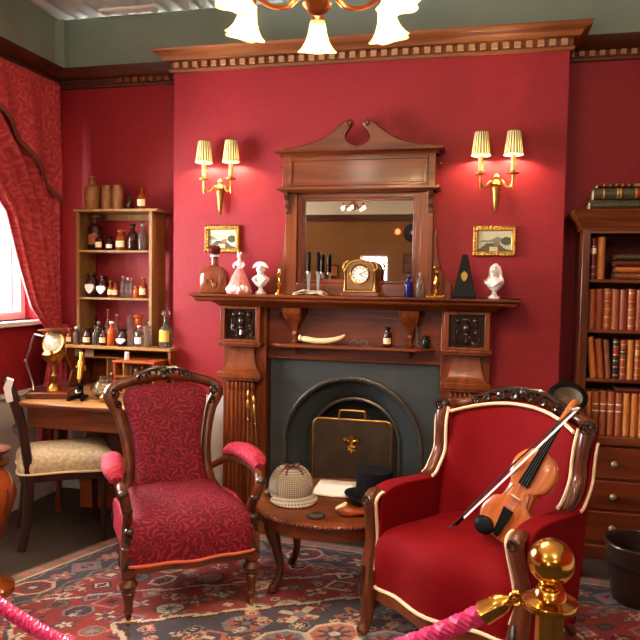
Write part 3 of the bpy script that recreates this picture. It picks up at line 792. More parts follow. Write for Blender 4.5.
# ---------------------------------------------------------------- wall sconces
shade_a = None
def fabric_glow(name, col):
    m, nt, p = newmat(name)
    d = node(nt, 'ShaderNodeBsdfDiffuse'); t_ = node(nt, 'ShaderNodeBsdfTranslucent'); d.inputs[0].default_value = col; t_.inputs[0].default_value = col
    mx = node(nt, 'ShaderNodeMixShader'); mx.inputs[0].default_value = .03
    nt.links.new(d.outputs[0], mx.inputs[1]); nt.links.new(t_.outputs[0], mx.inputs[2]); nt.links.new(mx.outputs[0], nt.nodes['Material Output'].inputs[0])
    return m
M['shade1'] = fabric_glow('cream_shade_stripe', srgb(236, 216, 160)); M['shade2'] = fabric_glow('olive_shade_stripe', srgb(92, 88, 36))
M['bulb'] = emit('lit_bulb', (1, .8, .5, 1), 12)
def sconce(x, lab):
    t = thing('wall_sconce', lab, 'wall lamp', (x, 0, 1.834))
    MB().lathe([(.004, 0), (.013, .012), (.009, .022), (.013, .03), (.018, .09), (.026, .135), (.02, .142), (.03, .15), (.024, .165), (.012, .18), (.018, .192), (.012, .205), (.003, .212)], 14, (0, -.032, 0)).build('backplate', M['gold'], t)
    MB().tube([(0, -.034, .15), (0, -.001, .15)], .014, 10).build('wall_boss', M['gold'], t)
    for s in (-1, 1):
        xo = s * .085
        a = MB().tube(cat([(s * .01, -.036, .14), (s * .03, -.045, .168), (s * .05, -.06, .138), (s * .075, -.072, .135), (xo, -.08, .16), (xo, -.08, .195)], 5), [.008, .007, .006, .007, .008], 8).build('arm', M['gold'], t)
        MB().tube(cat([(xo, -.08, .16), (xo * 1.0, -.08, .135), (xo, -.08, .118)], 4), [.007, .006, .002], 8).build('drop_finial', M['gold'], a)
        MB().lathe([(.006, 0), (.03, .006), (.032, .012), (.014, .012), (.012, .03)], 16, (xo, -.08, .195)).build('drip_pan', M['gold'], t)
        MB().lathe([(.0125, 0), (.0125, .095), (.006, .097)], 14, (xo, -.08, .207)).build('candle_tube', M['candle'], t)
        MB().sph((xo, -.08, .335), (.011, .011, .022), 10, 8).build('bulb', M['bulb'], t)
        n = 72; r0, r1, z0, z1 = .049, .034, .303, .427
        mb = MB()
        ring = lambda r, z: [(xo + r * (1 + .025 * cos(18 * 2 * PI * i / n)) * cos(2 * PI * i / n), -.08 + r * (1 + .025 * cos(18 * 2 * PI * i / n)) * sin(2 * PI * i / n), z) for i in range(n)]
        A_ = ring(r0, z0); B_ = ring(r1, z1)
        for i in range(n):
            mb.mi = 0 if ((i + 1) % 4) < 2 else 1
            j = (i + 1) % n
            mb.add([A_[i], A_[j], B_[j], B_[i]], [(0, 1, 2, 3)])
        sh = mb.build('lamp_shade', [M['shade1'], M['shade2']], t, rec=False)
        MB().tube([(xo + (r0 + .001) * cos(q), -.08 + (r0 + .001) * sin(q), z0) for q in np.linspace(0, 2 * PI, 33)[:-1]], .003, 6, True).build('lower_binding', M['shade1'], sh)
        MB().tube([(xo + r1 * cos(q), -.08 + r1 * sin(q), z1) for q in np.linspace(0, 2 * PI, 33)[:-1]], .002, 6, True).build('upper_binding', M['shade2'], sh)
        light('sconce_glow', 'POINT', (xo, -.08, .325), 11, WARM, .014, t)
sconce(-1.583, 'twin gilt wall sconce with pleated shades above the stoneware decanter')
sconce(.02, 'twin gilt wall sconce with pleated shades above the black metronome')

# ---------------------------------------------------------------- landscape pictures
def picture(x, z, w_, h, lab, seed):
    t = thing('landscape_painting', lab, 'painting', (x, -.001, z))
    fw = .028
    m = MB()
    for (a, b, c_, d) in ((-w_ / 2, w_ / 2, h / 2 - fw, h / 2), (-w_ / 2, w_ / 2, -h / 2, -h / 2 + fw), (-w_ / 2, -w_ / 2 + fw, -h / 2 + fw, h / 2 - fw), (w_ / 2 - fw, w_ / 2, -h / 2 + fw, h / 2 - fw)):
        m.box(a, b, -.022, 0, c_, d)
    m.build('frame', M['gold'], t, bevel=.006)
    m = MB(); k = 13
    for i in range(k):
        for zz in (-h / 2 + .009, h / 2 - .009): m.sph((-w_ / 2 + .009 + (w_ - .018) * i / (k - 1), -.022, zz), (.008, .006, .008), 8, 5)
    for i in range(8):
        for xx in (-w_ / 2 + .009, w_ / 2 - .009): m.sph((xx, -.022, -h / 2 + .009 + (h - .018) * i / 7), (.008, .006, .008), 8, 5)
    m.build('carved_beading', M['gold'], t)
    # painted canvas
    na, nb = 60, 40; pw, ph = w_ - 2 * fw, h - 2 * fw
    u, v = np.meshgrid((np.arange(na) + .5) / na, (np.arange(nb) + .5) / nb)
    rng = np.random.RandomState(seed)
    im = np.zeros((nb, na, 3)); c = lambda *q: np.array(srgb(*q)[:3])
    im[:] = c(206, 198, 150); im[:] = im * v[..., None] + c(190, 196, 176) * (1 - v[..., None])
    hill = .55 + .10 * np.sin(u * 5 + seed) + .05 * np.sin(u * 13)
    im[v < hill] = c(122, 126, 104); im[v < .45] = c(168, 178, 168); im[(v < .45) & (np.sin(v * 90 + 4 * u) > .4)] = c(196, 200, 184)
    fg = .30 - .22 * np.cos(u * 6.3 + .4) * (u < 2)
    im[v < np.clip(fg, .02, .4)] = c(84, 72, 36); im[(v < .22) & (u > .35) & (u < .6)] = c(196, 190, 160)
    tree = (np.hypot((u - .86) * 1.2, v - .5) < .2); im[tree] = c(70, 66, 34)
    hut = (np.abs(u - .58) < .09) & (v > .28) & (v < .46); im[hut] = c(150, 96, 54)
    im *= (1 + rng.normal(0, .08, im.shape[:2]))[..., None]; im = np.clip(im, .01, 1)
    mb = MB().grid(lambda a, b: (-pw / 2 + pw * a, -.010, -ph / 2 + ph * b), na, nb)
    o = mb.build('canvas', attr_mat('oil_paint', .4), t, rec=False)
    at = o.data.color_attributes.new('Col', 'FLOAT_COLOR', 'CORNER')
    c4 = np.concatenate([im.reshape(-1, 3), np.ones((na * nb, 1))], -1)
    at.data.foreach_set('color', np.repeat(c4, 4, axis=0).ravel().astype(np.float32))
picture(-1.575, 1.69, .225, .165, 'small gilt framed seaside landscape hanging behind the stoneware decanter', 2)
picture(.02, 1.68, .232, .168, 'small gilt framed lake landscape hanging above the veiled woman bust', 5)

# ---------------------------------------------------------------- things on the mantel shelf
zt = ZT
t = thing('stoneware_decanter', 'brown stoneware decanter with faceted dark stopper on the mantel', 'decanter', (-1.572, -.14, zt))
rs = []
for (hw, hd, z) in ((.078, .045, 0), (.084, .05, .008), (.084, .05, .10), (.078, .046, .125), (.055, .036, .148), (.026, .024, .160)):
    rs.append([(hw * cos(a) * (abs(cos(a)) ** -.45 if abs(cos(a)) > .01 else 1) if False else hw * math.copysign(abs(cos(a)) ** .5, cos(a)), hd * math.copysign(abs(sin(a)) ** .5, sin(a)), z) for a in np.linspace(0, 2 * PI, 33)[:-1]])
MB().rings(rs).build('body', M['stoneware'], t, angle=60)
MB().lathe([(.026, .158), (.021, .17), (.021, .21), (.026, .215)], 16).build('neck', M['stoneware'], t)
MB().lathe([(.027, .213), (.027, .224)], 16).build('collar', M['porcelain'], t)
MB().lathe([(.014, .222), (.034, .236), (.040, .256), (.030, .276), (.01, .282)], 8).build('stopper', M['redglass'], t, flat=True)
MB().tube(cat([(-.03, -.049, .06), (-.02, -.054, .085), (.0, -.056, .075), (.012, -.055, .05), (.03, -.052, .04)], 4), .005, 6).sph((.02, -.052, .05), (.015, .006, .018)).build('relief_mark', M['stoneware'], t)

t = thing('lady_figurine', 'porcelain figurine of a lady in a wide pink gown on the mantel', 'figurine', (-1.412, -.155, zt))
MB().lathe([(.066, 0), (.07, .01), (.06, .05), (.042, .1), (.024, .135), (.014, .148)], 40, wob=lambda a, z: 1 + .09 * sin(9 * a) * (1 - z / .15)).build('gown', M['pinkdress'], t)
m = MB()
for i in range(7):
    a = -PI / 2 + (i - 3) * .32
    m.sph((.064 * cos(a), .064 * sin(a), .026 + .008 * (i % 2)), (.018, .012, .02), 8, 6)
m.build('white_ruffle', M['porcelain'], t)
m = MB().lathe([(.015, .145), (.019, .165), (.021, .18), (.012, .192), (.007, .2), (.007, .207)], 14).sph((0, -.002, .218), (.0135, .015, .017))
m.tube(cat([(.02, 0, .182), (.03, -.008, .165), (.022, -.024, .15)], 4), [.008, .007, .005], 8).tube(cat([(-.02, 0, .182), (-.032, -.006, .165), (-.026, -.02, .148)], 4), [.008, .007, .005], 8)
m.build('figure', M['porcelain'], t, remesh=.002, smoothit=2)
m = MB().sph((0, .004, .226), (.016, .015, .014)).sph((.006, .008, .238), (.009, .009, .008)).sph((-.008, -.004, .24), (.006, .006, .006))
m.build('feathered_hair', M['porcelain'], t)
MB().sph((-.012, -.021, .158), .006, 8, 6).build('posy', plain('dark_posy', srgb(90, 40, 50), .6), t)

def bust(nm, lab, x, y, rz, hat, k=1.0):
    t = thing(nm, lab, 'bust', (x, y, zt), rz)
    s = k
    MB().lathe([(.03 * s, 0), (.033 * s, .006), (.03 * s, .013), (.016 * s, .022), (.013 * s, .04), (.02 * s, .052)], 20).build('socle', M['plaster'], t)
    m = MB()
    m.rings([[(s * a * cos(q), s * b * sin(q) , s * z) for q in np.linspace(0, 2 * PI, 25)[:-1]] for (a, b, z) in ((.02, .016, .045), (.036, .026, .06), (.052, .032, .082), (.056, .035, .095), (.04, .03, .108), (.021, .02, .117), (.018, .019, .135))])
    m.sph((0, -.004 * s, .150 * s), (.025 * s, .028 * s, .030 * s)).sph((0, -.033 * s, .150 * s), (.005 * s, .008 * s, .009 * s))
    m.sph((0, -.02 * s, .131 * s), (.011 * s, .009 * s, .008 * s)).sph((0, -.025 * s, .140 * s), (.008 * s, .005 * s, .003 * s))
    for q in (-1, 1):
        m.sph((q * .025 * s, 0, .15 * s), (.004 * s, .007 * s, .009 * s)).sph((q * .009 * s, -.022 * s, .16 * s), (.006 * s, .006 * s, .0035 * s))
    if hat:
        m.tube([(-.014 * s, -.03 * s, .1 * s), (.014 * s, -.032 * s, .06 * s)], .006 * s, 8)
        for q in (-1, 1): m.tube([(q * .012 * s, -.028 * s, .115 * s), (q * .034 * s, -.034 * s, .088 * s), (q * .012 * s, -.036 * s, .07 * s)], [.004, .009, .004], 8)
    else:
        for q in (-1, 1):
            m.tube(cat([(q * .004 * s, .004 * s, .186 * s), (q * .022 * s, .006 * s, .172 * s), (q * .03 * s, .008 * s, .148 * s), (q * .034 * s, .01 * s, .12 * s), (q * .05 * s, .0, .095 * s)], 4), [.006, .008, .008, .009, .008], 8)
            m.tube(cat([(q * .05 * s, -.012 * s, .098 * s), (q * .03 * s, -.03 * s, .085 * s), (q * .004 * s, -.032 * s, .066 * s)], 4), [.008, .009, .006], 8)
        m.sph((0, .008 * s, .166 * s), (.024 * s, .022 * s, .022 * s)).sph((0, .010 * s, .186 * s), (.013 * s, .013 * s, .009 * s)).sph((0, .022 * s, .128 * s), (.026 * s, .012 * s, .04 * s))
    m.build('head_and_shoulders', M['plaster'], t, remesh=.002, smoothit=2)
    if hat:
        o = cat2([(-.048 * s, .158 * s), (-.038 * s, .178 * s), (-.015 * s, .196 * s), (.015 * s, .196 * s), (.038 * s, .178 * s), (.048 * s, .158 * s), (.03 * s, .165 * s), (0, .170 * s), (-.03 * s, .165 * s)], 4, True)
        MB().prism(o, -.018 * s, .016 * s).build('bicorne_hat', M['plaster'], t, bevel=.006 * s)
bust('bicorne_bust', 'white plaster bust in a bicorne hat beside the pink lady figurine', -1.287, -.14, .1, True, .95)
bust('veiled_bust', 'white plaster bust of a veiled woman at the end of the mantel', .025, -.14, -.5, False, .98)

def candlestick(nm, lab, x, y, h, k, base='round', candle=True):
    t = thing(nm, lab, 'candlestick', (x, y, zt))
    if base == 'round': MB().lathe([(.034 * k, 0), (.034 * k, .006), (.026 * k, .014), (.012 * k, .02)], 20).build('base', M['brass'], t)
    else:
        MB().rings([[(-q, -q, z), (q, -q, z), (q, q, z), (-q, q, z)] for q, z in ((.044 * k, 0), (.044 * k, .012), (.03 * k, .02), (.012 * k, .024))]).build('base', M['brass'], t, bevel=.002)
    MB().lathe([(.010 * k, .016), (.018 * k, .03), (.008 * k, h * .3), (.014 * k, h * .42), (.017 * k, h * .5), (.008 * k, h * .62), (.007 * k, h * .75), (.015 * k, h * .82), (.011 * k, h * .9), (.018 * k, h * .97), (.018 * k, h)], 16).build('stem', M['brass'], t)
    if candle: MB().lathe([(.008 * k, h * .97), (.008 * k, h * 1.16), (.002, h * 1.18)], 12).build('candle_stub', M['piping'], t)
candlestick('brass_candlestick', 'slender brass candlestick with candle stub beside the bicorne bust', -1.168, -.16, .125, .9)
candlestick('brass_candlestick', 'stout brass candlestick on a square foot beside the metronome', -.28, -.16, .165, 1.05, 'square', False)

# correspondence transfixed by two knives
t = thing('paper_bundle', 'crumpled cream letters pinned to the mantel by two knives', 'letters', (-.978, -.19, zt))
def crump(sd, w_, h, zz, rot):
    r = random.Random(sd); ph = [r.uniform(0, 6) for _ in range(4)]
    mb = MB().grid(lambda u, v: ((u - .5) * w_ * (1 - .1 * v) + .006 * sin(9 * v + ph[0]), (v - .5) * h + .006 * sin(8 * u + ph[1]), zz + .010 * (1 + sin(7 * u + ph[2]) * sin(6 * v + ph[3])) * (1 - abs(2 * u - 1) ** 3)), 24, 12)
    o = mb.build('letter', M['paper'], t, rec=False, thick=.0015); o.rotation_euler = (0, 0, rot)
crump(1, .2, .075, .003, .05); crump(2, .17, .07, .008, -.15); crump(3, .19, .065, .013, .2)
for i, (x, y, lab) in enumerate(((-.984, -.205, 'dark handled knife standing in the letters, the one nearer the shelf edge'), (-.936, -.178, 'dark handled knife standing in the letters, the one nearer the mirror'))):
    k = thing('pocket_knife', lab, 'knife', (x, y, zt + .006))
    MB().rings([[(-q, -.0012, z), (q, -.0012, z), (q, .0012, z), (-q, .0012, z)] for q, z in ((.001, 0), (.007, .03), (.009, .1), (.009, .125))]).build('blade', M['steel'], k)
    MB().rings([[(r1 * cos(a), r1 * .7 * sin(a), z) for a in np.linspace(0, 2 * PI, 13)[:-1]] for r1, z in ((.010, .12), (.012, .14), (.011, .18), (.013, .225), (.009, .236))]).build('handle', M['black'], k)
    MB().lathe([(.0125, .118), (.0125, .128)], 12).build('bolster', M['steel'], k)

# mantel clock
t = thing('mantel_clock', 'small arched brass and wood mantel clock with round white dial', 'clock', (-.695, -.155, zt))
bx('base', M['walnutx'], t, -.105, .105, -.05, .05, 0, .022, .004)
bx('plinth', M['brass_dull'], t, -.092, .092, -.042, .042, .022, .034, .003)
o = [(-.075, .034), (-.075, .14)] + [(-.075 * cos(a) * (1 if True else 0), .14 + .055 * sin(a) ** .8) for a in np.linspace(.1, PI - .1, 14)] + [(.075, .14), (.075, .034)]
MB().prism(o, -.036, .036).build('case', plain('bronze_case', srgb(128, 92, 56), .35, .5, noise=.25, nscale=30), t, bevel=.004)
m = MB()
for s in (-1, 1):
    m.lathe([(.012, .034), (.012, .042), (.008, .046), (.008, .13), (.012, .136), (.012, .146)], 10, (s * .083, -.03, 0)).tube(cat([(s * .07, -.03, .19), (s * .085, -.03, .185), (s * .094, -.03, .16), (s * .085, -.03, .148)], 4), .007, 6)
m.tube([(x * 1.05, -.034, z * 1.02 + .001) for x, z in o[1:-1]], .006, 6)
m.build('gilt_columns', M['brass_dull'], t)
Mr = Matrix.Translation((0, -.036, .122)) @ Matrix.Rotation(PI / 2, 4, 'X')
MB().lathe([(.052, 0), (.056, .004), (.052, .009), (.046, .007)], 32, M=Mr, cap=False).build('bezel', M['brass'], t)
d = MB().lathe([(.046, 0), (.046, .004), (.001, .004)], 32, M=Mr).build('dial', M['paperw'], t)
m = MB()
for i in range(12):
    a = i * PI / 6
    m.box(-.0018, .0018, -.0415, -.0395, .030, .041, Matrix.Translation((0, 0, .122)) @ Matrix.Rotation(a, 4, 'Y'))
m.build('hour_marks', M['ink'], d)
MB().box(-.0016, .0016, -.0425, -.041, -.004, .034, Matrix.Translation((0, 0, .122)) @ Matrix.Rotation(1.1, 4, 'Y')).build('minute_hand', M['ink'], d)
MB().box(-.002, .002, -.0425, -.041, -.004, .024, Matrix.Translation((0, 0, .122)) @ Matrix.Rotation(2.2, 4, 'Y')).build('hour_hand', M['ink'], d)
MB().lathe([(.014, .19), (.02, .197), (.006, .204), (.004, .214)], 12).build('finial', M['brass_dull'], t)

# bottles helper
def arc_label(r, z0, z1, ang=.95):
    return MB().lathe([(r, z0), (r, z1)], 12, a0=-PI / 2 - ang, a1=-PI / 2 + ang)
def bottle(lab, loc, h, r, glass, capm=None, labm=None, style='round', group=None, nm='glass_bottle', rotz=0, cat_='bottle'):
    loc = (loc[0], loc[1], loc[2] + .001)
    t = thing(nm, lab, cat_, loc, rotz, group)
    if style == 'round': pr = [(r * .92, 0), (r, h * .03), (r, h * .58), (r * .85, h * .66), (r * .42, h * .74), (r * .36, h * .86), (r * .46, h * .88), (r * .46, h * .92)]
    elif style == 'tall': pr = [(r * .92, 0), (r, h * .02), (r, h * .66), (r * .9, h * .7), (r * .4, h * .76), (r * .36, h * .92), (r * .45, h * .94)]
    elif style == 'wide': pr = [(r * .9, 0), (r, h * .04), (r * 1.02, h * .5), (r * .95, h * .68), (r * .6, h * .78), (r * .56, h * .86), (r * .66, h * .9)]
    elif style == 'flask': pr = [(r * .8, 0), (r, h * .08), (r * 1.02, h * .2), (r * .85, h * .42), (r * .4, h * .62), (r * .22, h * .72), (r * .22, h * .96), (r * .3, h)]
    elif style == 'tube': pr = [(r * .6, 0), (r * .95, h * .04), (r, h * .1), (r, h * .97), (r * 1.12, h)]
    elif style == 'jar': pr = [(r * .95, 0), (r, h * .03), (r, h * .8), (r * .9, h * .85), (r * .9, h * .9)]
    elif style == 'dec': pr = [(r * .95, 0), (r, h * .03), (r, h * .45), (r * .9, h * .52), (r * .4, h * .6), (r * .34, h * .8), (r * .5, h * .82)]
    elif style == 'beaker': pr = [(r * .9, 0), (r, h * .06), (r, h * .95), (r * 1.06, h)]
    MB().lathe(pr, 18).build('body', glass, t, angle=50)
    zt_, rt = pr[-1][1], pr[-1][0]
    if capm:
        if style == 'jar': MB().lathe([(r * .97, zt_ - .004), (r * .97, h), (r * .5, h + .004)], 18).build('lid', capm, t)
        elif style == 'dec': MB().lathe([(rt * .6, zt_ - .004), (rt * .8, zt_ + h * .02), (rt * 1.5, h * .9), (rt * 1.3, h * .96), (rt * .4, h)], 12).build('stopper', capm, t)
        else: MB().lathe([(rt * .7, zt_ - .004), (rt * .75, zt_), (rt * 1.15, zt_ + h * .02), (rt * 1.15, h), (rt * .6, h * 1.02)], 12).build('stopper', capm, t)
    if labm: arc_label(r * 1.025, h * .16, h * .46).build('paper_label', labm, t, rec=False)
    return t
bottle('small cobalt blue bottle on the mantel beside the mirror', (-.432, -.135, zt), .118, .024, M['blue'], M['blue'], None, 'round')
bottle('clear cut glass scent bottle beside the cobalt bottle', (-.372, -.135, zt), .135, .022, M['clear'], M['clear'], None, 'tall')

t = thing('metronome', 'black pyramid metronome with gold emblem on the mantel', 'metronome', (-.132, -.15, zt))
MB().rings([[(-a, -b, z), (a, -b, z), (a, b, z), (-a, b, z)] for a, b, z in ((.062, .05, .012), (.056, .046, .03), (.018, .018, .215), (.012, .012, .236))]).build('case', M['black'], t, bevel=.002)
bx('foot_plate', M['black'], t, -.064, .064, -.052, .052, 0, .012, .002)
MB().prism(cat2([(0, .145), (.016, .128), (.012, .105), (0, .092), (-.012, .105), (-.016, .128)], 4, True), -.038, -.026).build('gold_emblem', M['gold'], t)

# things on the lower shelf
zs = 1.083
t = thing('curved_bone', 'pale curved bone lying on the small shelf under the mantel', 'bone', (-.915, -.135, zs + .006))
MB().tube(cat([(-.135, 0, .03), (-.1, .0, .024), (-.03, -.01, .017), (.04, -.008, .02), (.1, 0, .035), (.13, 0, .055)], 6), [.010, .017, .016, .016, .013, .005], 12, fy=.9).build('bone', M['bone'], t)
MB().sph((-.132, 0, .03), (.012, .014, .018)).build('bone_end', M['bone'], t)
t = thing('wire_spectacles', 'thin wire spectacles lying on the small shelf under the mantel', 'spectacles', (-.70, -.14, zs + .001))
for s in (-1, 1):
    MB().tube([(s * .028 + .02 * cos(a), -.03, .018 + .017 * sin(a)) for a in np.linspace(0, 2 * PI, 21)[:-1]], .0017, 6, True).build('lens_rim', M['steel'], t)
    MB().tube(cat([(s * .048, -.03, .022), (s * .052, .0, .022), (s * .05, .05, .012), (s * .048, .06, .002)], 4), .0014, 6).build('temple_arm', M['steel'], t)
MB().tube([(-.008, -.03, .022), (0, -.03, .027), (.008, -.03, .022)], .0016, 6).build('bridge', M['steel'], t)
bottle('brown bottle with tan label on the small shelf under the mantel', (-.545, -.125, zs), .11, .025, M['darkglass'], M['black'], M['label'], 'wide')
bottle('squat dark green ink bottle on the small shelf under the mantel', (-.335, -.095, zs), .066, .022, M['greenglass'], M['black'], None, 'wide', nm='ink_bottle')
bottle('thin clear glass tube standing behind the green ink bottle', (-.385, -.08, zs), .14, .009, M['clear'], None, None, 'tube', nm='glass_tube')
# ================================================================ left armchair
def pad_from_outline(outline, levels, c):
    """rings of an outline [(a,b)] scaled about c, levels [(scale, offset)] -> list of [(a,b,off)]"""
    return [[(c[0] + (a - c[0]) * s, c[1] + (b - c[1]) * s, o) for a, b in outline] for s, o in levels]
ZRUG = .0085
ac = thing('armchair', 'crimson fern damask armchair with carved walnut frame and padded elbow rests', 'armchair', (-1.185, -1.30, ZRUG), math.atan2(.555, .832) + .05)
z_ = -ZRUG
so = cat2([(-.272, .02), (-.2, -.012), (-.1, -.01), (0, -.03), (.1, -.01), (.2, -.012), (.272, .02), (.262, .2), (.24, .4), (.215, .56), (0, .575), (-.215, .56), (-.24, .4), (-.262, .2)], 4, True)
rg = pad_from_outline(so, [(1, .255), (1.02, .31), (1.01, .37), (.97, .41), (.88, .438), (.7, .456), (.4, .464), (.04, .467)], (0, .28))
MB().rings([[(a, b, o) for a, b, o in r] for r in rg]).build('seat', M['damask'], ac)
MB().rings([[(a * k, .28 + (b - .28) * k, z) for a, b in so] for k, z in ((.97, .222), (1.0, .23), (1.0, .252), (.98, .256))]).build('seat_rail', M['walnutx'], ac, angle=40)
MB().tube([(a * 1.018, .28 + (b - .28) * 1.018, .26) for a, b in so], .0065, 6, True).build('gimp_braid', M['gimp'], ac)
def yb(z): return .515 + .31 * (z - .4)
half = [(.19, .40), (.172, .48), (.163, .57), (.168, .66), (.186, .75), (.205, .82), (.204, .862), (.18, .888), (.1, .902)]
po = cat2([(a, b) for a, b in half] + [(0, .906)] + [(-a, b) for a, b in half[::-1]] + [(-.1, .385), (.1, .385)], 3, True)
rs = [[(a * s if True else a, yb(.64 + (b - .64) * s) - o, .64 + (b - .64) * s) for a, b in po] for s, o in ((1, -.012), (1.0, .012), (.975, .03), (.9, .046), (.7, .056), (.35, .06), (.04, .061))]
MB().rings(rs).build('backrest', M['damask'], ac)
hf = [(.262, .30), (.245, .36), (.205, .43), (.19, .52), (.196, .62), (.214, .71), (.235, .785), (.262, .835), (.268, .872), (.235, .905), (.17, .925), (.08, .948), (0, .955)]
path = [(a, yb(b) + .004, b) for a, b in hf] + [(-a, yb(b) + .004, b) for a, b in hf[::-1][1:]]
fr_ = MB().tube(cat(path, 4), [.024, .026, .028, .026, .024, .024, .027, .032, .032, .026, .026, .034, .036, .034, .026, .026, .032, .032, .027, .024, .024, .026, .028, .026, .024][:len(hf) * 2 - 1], 10, fx=1, fy=.85, up=(1, 0, 0)).build('back_frame', M['walnut'], ac)
m = MB()
for s in (-1, 1):
    for (a, z, r, a0) in ((.035, .965, .022, 0), (.085, .955, .018, 1), (.125, .945, .013, 2), (.25, .868, .026, 1.2), (.235, .82, .018, .5)):
        m.tube([(s * (a + x), yb(z) - .02 - .006 * k / 14, z + zz) for k, (x, zz) in enumerate(spiral(0, 0, r, .004, a0, 1.3, 14))], [.004, .0075, .006], 6)
    m.tube(cat([(s * .01, yb(.98) - .012, .985), (s * .06, yb(.98) - .016, .985), (s * .11, yb(.96) - .014, .965), (s * .16, yb(.94) - .01, .94)], 4), [.012, .012, .01, .004], 8)
m.sph((0, yb(.97) - .018, .972), (.02, .018, .022)).sph((0, yb(.94) - .03, .945), (.016, .012, .014))
m.build('carved_crest', M['carved'], fr_)
bx('lower_back_rail', M['walnutx'], ac, -.2, .2, .50, .545, .30, .375, .006)
turned = [(.012, .03), (.014, .05), (.022, .058), (.016, .068), (.021, .10), (.027, .13), (.03, .14), (.022, .148), (.037, .162), (.04, .175), (.03, .19), (.024, .197), (.03, .205), (.03, .215)]
for s in (-1, 1):
    pts = cat([(s * .215, .545, .50), (s * .262, .47, .545), (s * .29, .34, .578), (s * .30, .18, .592), (s * .297, .06, .586), (s * .29, .0, .565), (s * .28, -.005, .52), (s * .268, .03, .46), (s * .265, .055, .40), (s * .265, .03, .33)], 5)
    a = MB().tube(pts, [.016, .018, .018, .018, .02, .024, .023, .021, .025, .03], 10).build('arm', M['walnut'], ac)
    m = MB().sph((s * .292, -.012, .56), (.024, .02, .024)).sph((s * .272, .0, .49), (.022, .022, .018)).sph((s * .266, .012, .40), (.022, .024, .018))
    for k in range(3): m.tube([(s * .266 + x, .012 - .012, .36 + zz) for x, zz in spiral(0, .012 * k, .016, .004, k * 2, 1.2, 10)], .005, 6)
    m.build('arm_scroll', M['carved'], a)
    MB().tube(cat([(s * .262, .47, .585), (s * .288, .38, .618), (s * .305, .25, .632), (s * .312, .13, .628), (s * .308, .06, .605)], 5), [.018, .038, .044, .046, .043, .04, .022], 14, fx=.8, fy=1.05).build('arm_pad', M['arm_pad'], ac)
    l = MB().box(s * .265 - .03, s * .265 + .03, .0, .06, .213, .335).build('front_leg', M['walnut'], ac, bevel=.005)
    MB().lathe(turned, 16, (s * .265, .03, 0)).build('turned_leg', M['walnut'], l)
    MB().lathe([(.006, .012), (.012, .03)], 10, (s * .265, .03, 0)).tube([(s * .265 - .008, .03, .013), (s * .265 + .008, .03, .013)], .013, 14).build('caster', M['brass_dull'], l)
    MB().prism([(-.028, .24), (-.014, .275), (0, .30), (.014, .275), (.028, .24), (0, .25)], -.006, .003, M=Matrix.Translation((s * .265, 0, 0))).build('carved_leaf', M['carved'], l)
    MB().tube(cat([(s * .25, .545, .36), (s * .225, .545, .24), (s * .215, .575, .12), (s * .215, .64, .01)], 4), [.026, .026, .022, .018], 8).build('rear_leg', M['walnut'], ac)
    # fabric side below the elbow rest
    MB().prism([(.07, .255), (.07, .40), (.3, .425), (.5, .40), (.5, .255)], s * .262 - .01, s * .262 + .01, 'x').build('side_upholstery', M['arm_pad'], ac, bevel=.008)

# ================================================================ right armchair
wc = thing('wing_armchair', 'red velvet wing armchair with cream piping holding the violin', 'armchair', (-.155, -1.42, ZRUG), math.atan2(-.529, .849))
so = cat2([(-.315, .03), (-.28, -.015), (-.18, -.02), (0, -.07), (.18, -.02), (.28, -.015), (.315, .03), (.29, .2), (.275, .38), (.17, .5), (0, .54), (-.17, .5), (-.275, .38), (-.29, .2)], 5, True)
rg = pad_from_outline(so, [(1, .215), (1.015, .28), (1.01, .36), (.985, .40), (.92, .435), (.8, .458), (.6, .472), (.3, .478), (.04, .48)], (0, .26))
MB().rings(rg).build('seat', M['velvet'], wc)
MB().rings([[(a * k, .26 + (b - .26) * k, z) for a, b in so] for k, z in ((.96, .15), (1, .165), (1.0, .20), (.98, .215))]).build('seat_rail', M['walnutx'], wc)
fo = [p for p in so if p[1] < .04]
fo = sorted(fo, key=lambda p: p[0])
MB().tube([(a * 1.015, .26 + (b - .26) * 1.015, .216) for a, b in fo], .0075, 8).build('seat_piping', M['piping'], wc)
def ztop(u): return .925 - .055 * (u / .28) ** 2
def ypad(u, z): return .50 + .22 * (z - .42) - .085 * (abs(u) / .28) ** 2.2
def padf(u, v):
    x = -.285 + .57 * u; z = .40 + (ztop(x) - .40) * v
    e = .02 * (max(0, abs(2 * u - 1) - .85) / .15 + max(0, v - .9) / .1)
    return (x, ypad(x, z) - .035 + e + .012 * (1 - sin(PI * min(1, v * 1.05))) , z)
m = MB().grid(padf, 30, 20)
m.build('backrest', M['velvet'], wc, thick=.05, rec=False)
MB().tube([(x, ypad(x, ztop(x)) - .05, ztop(x) + .004) for x in np.linspace(-.285, .285, 24)], .0075, 8).build('back_piping', M['piping'], wc)
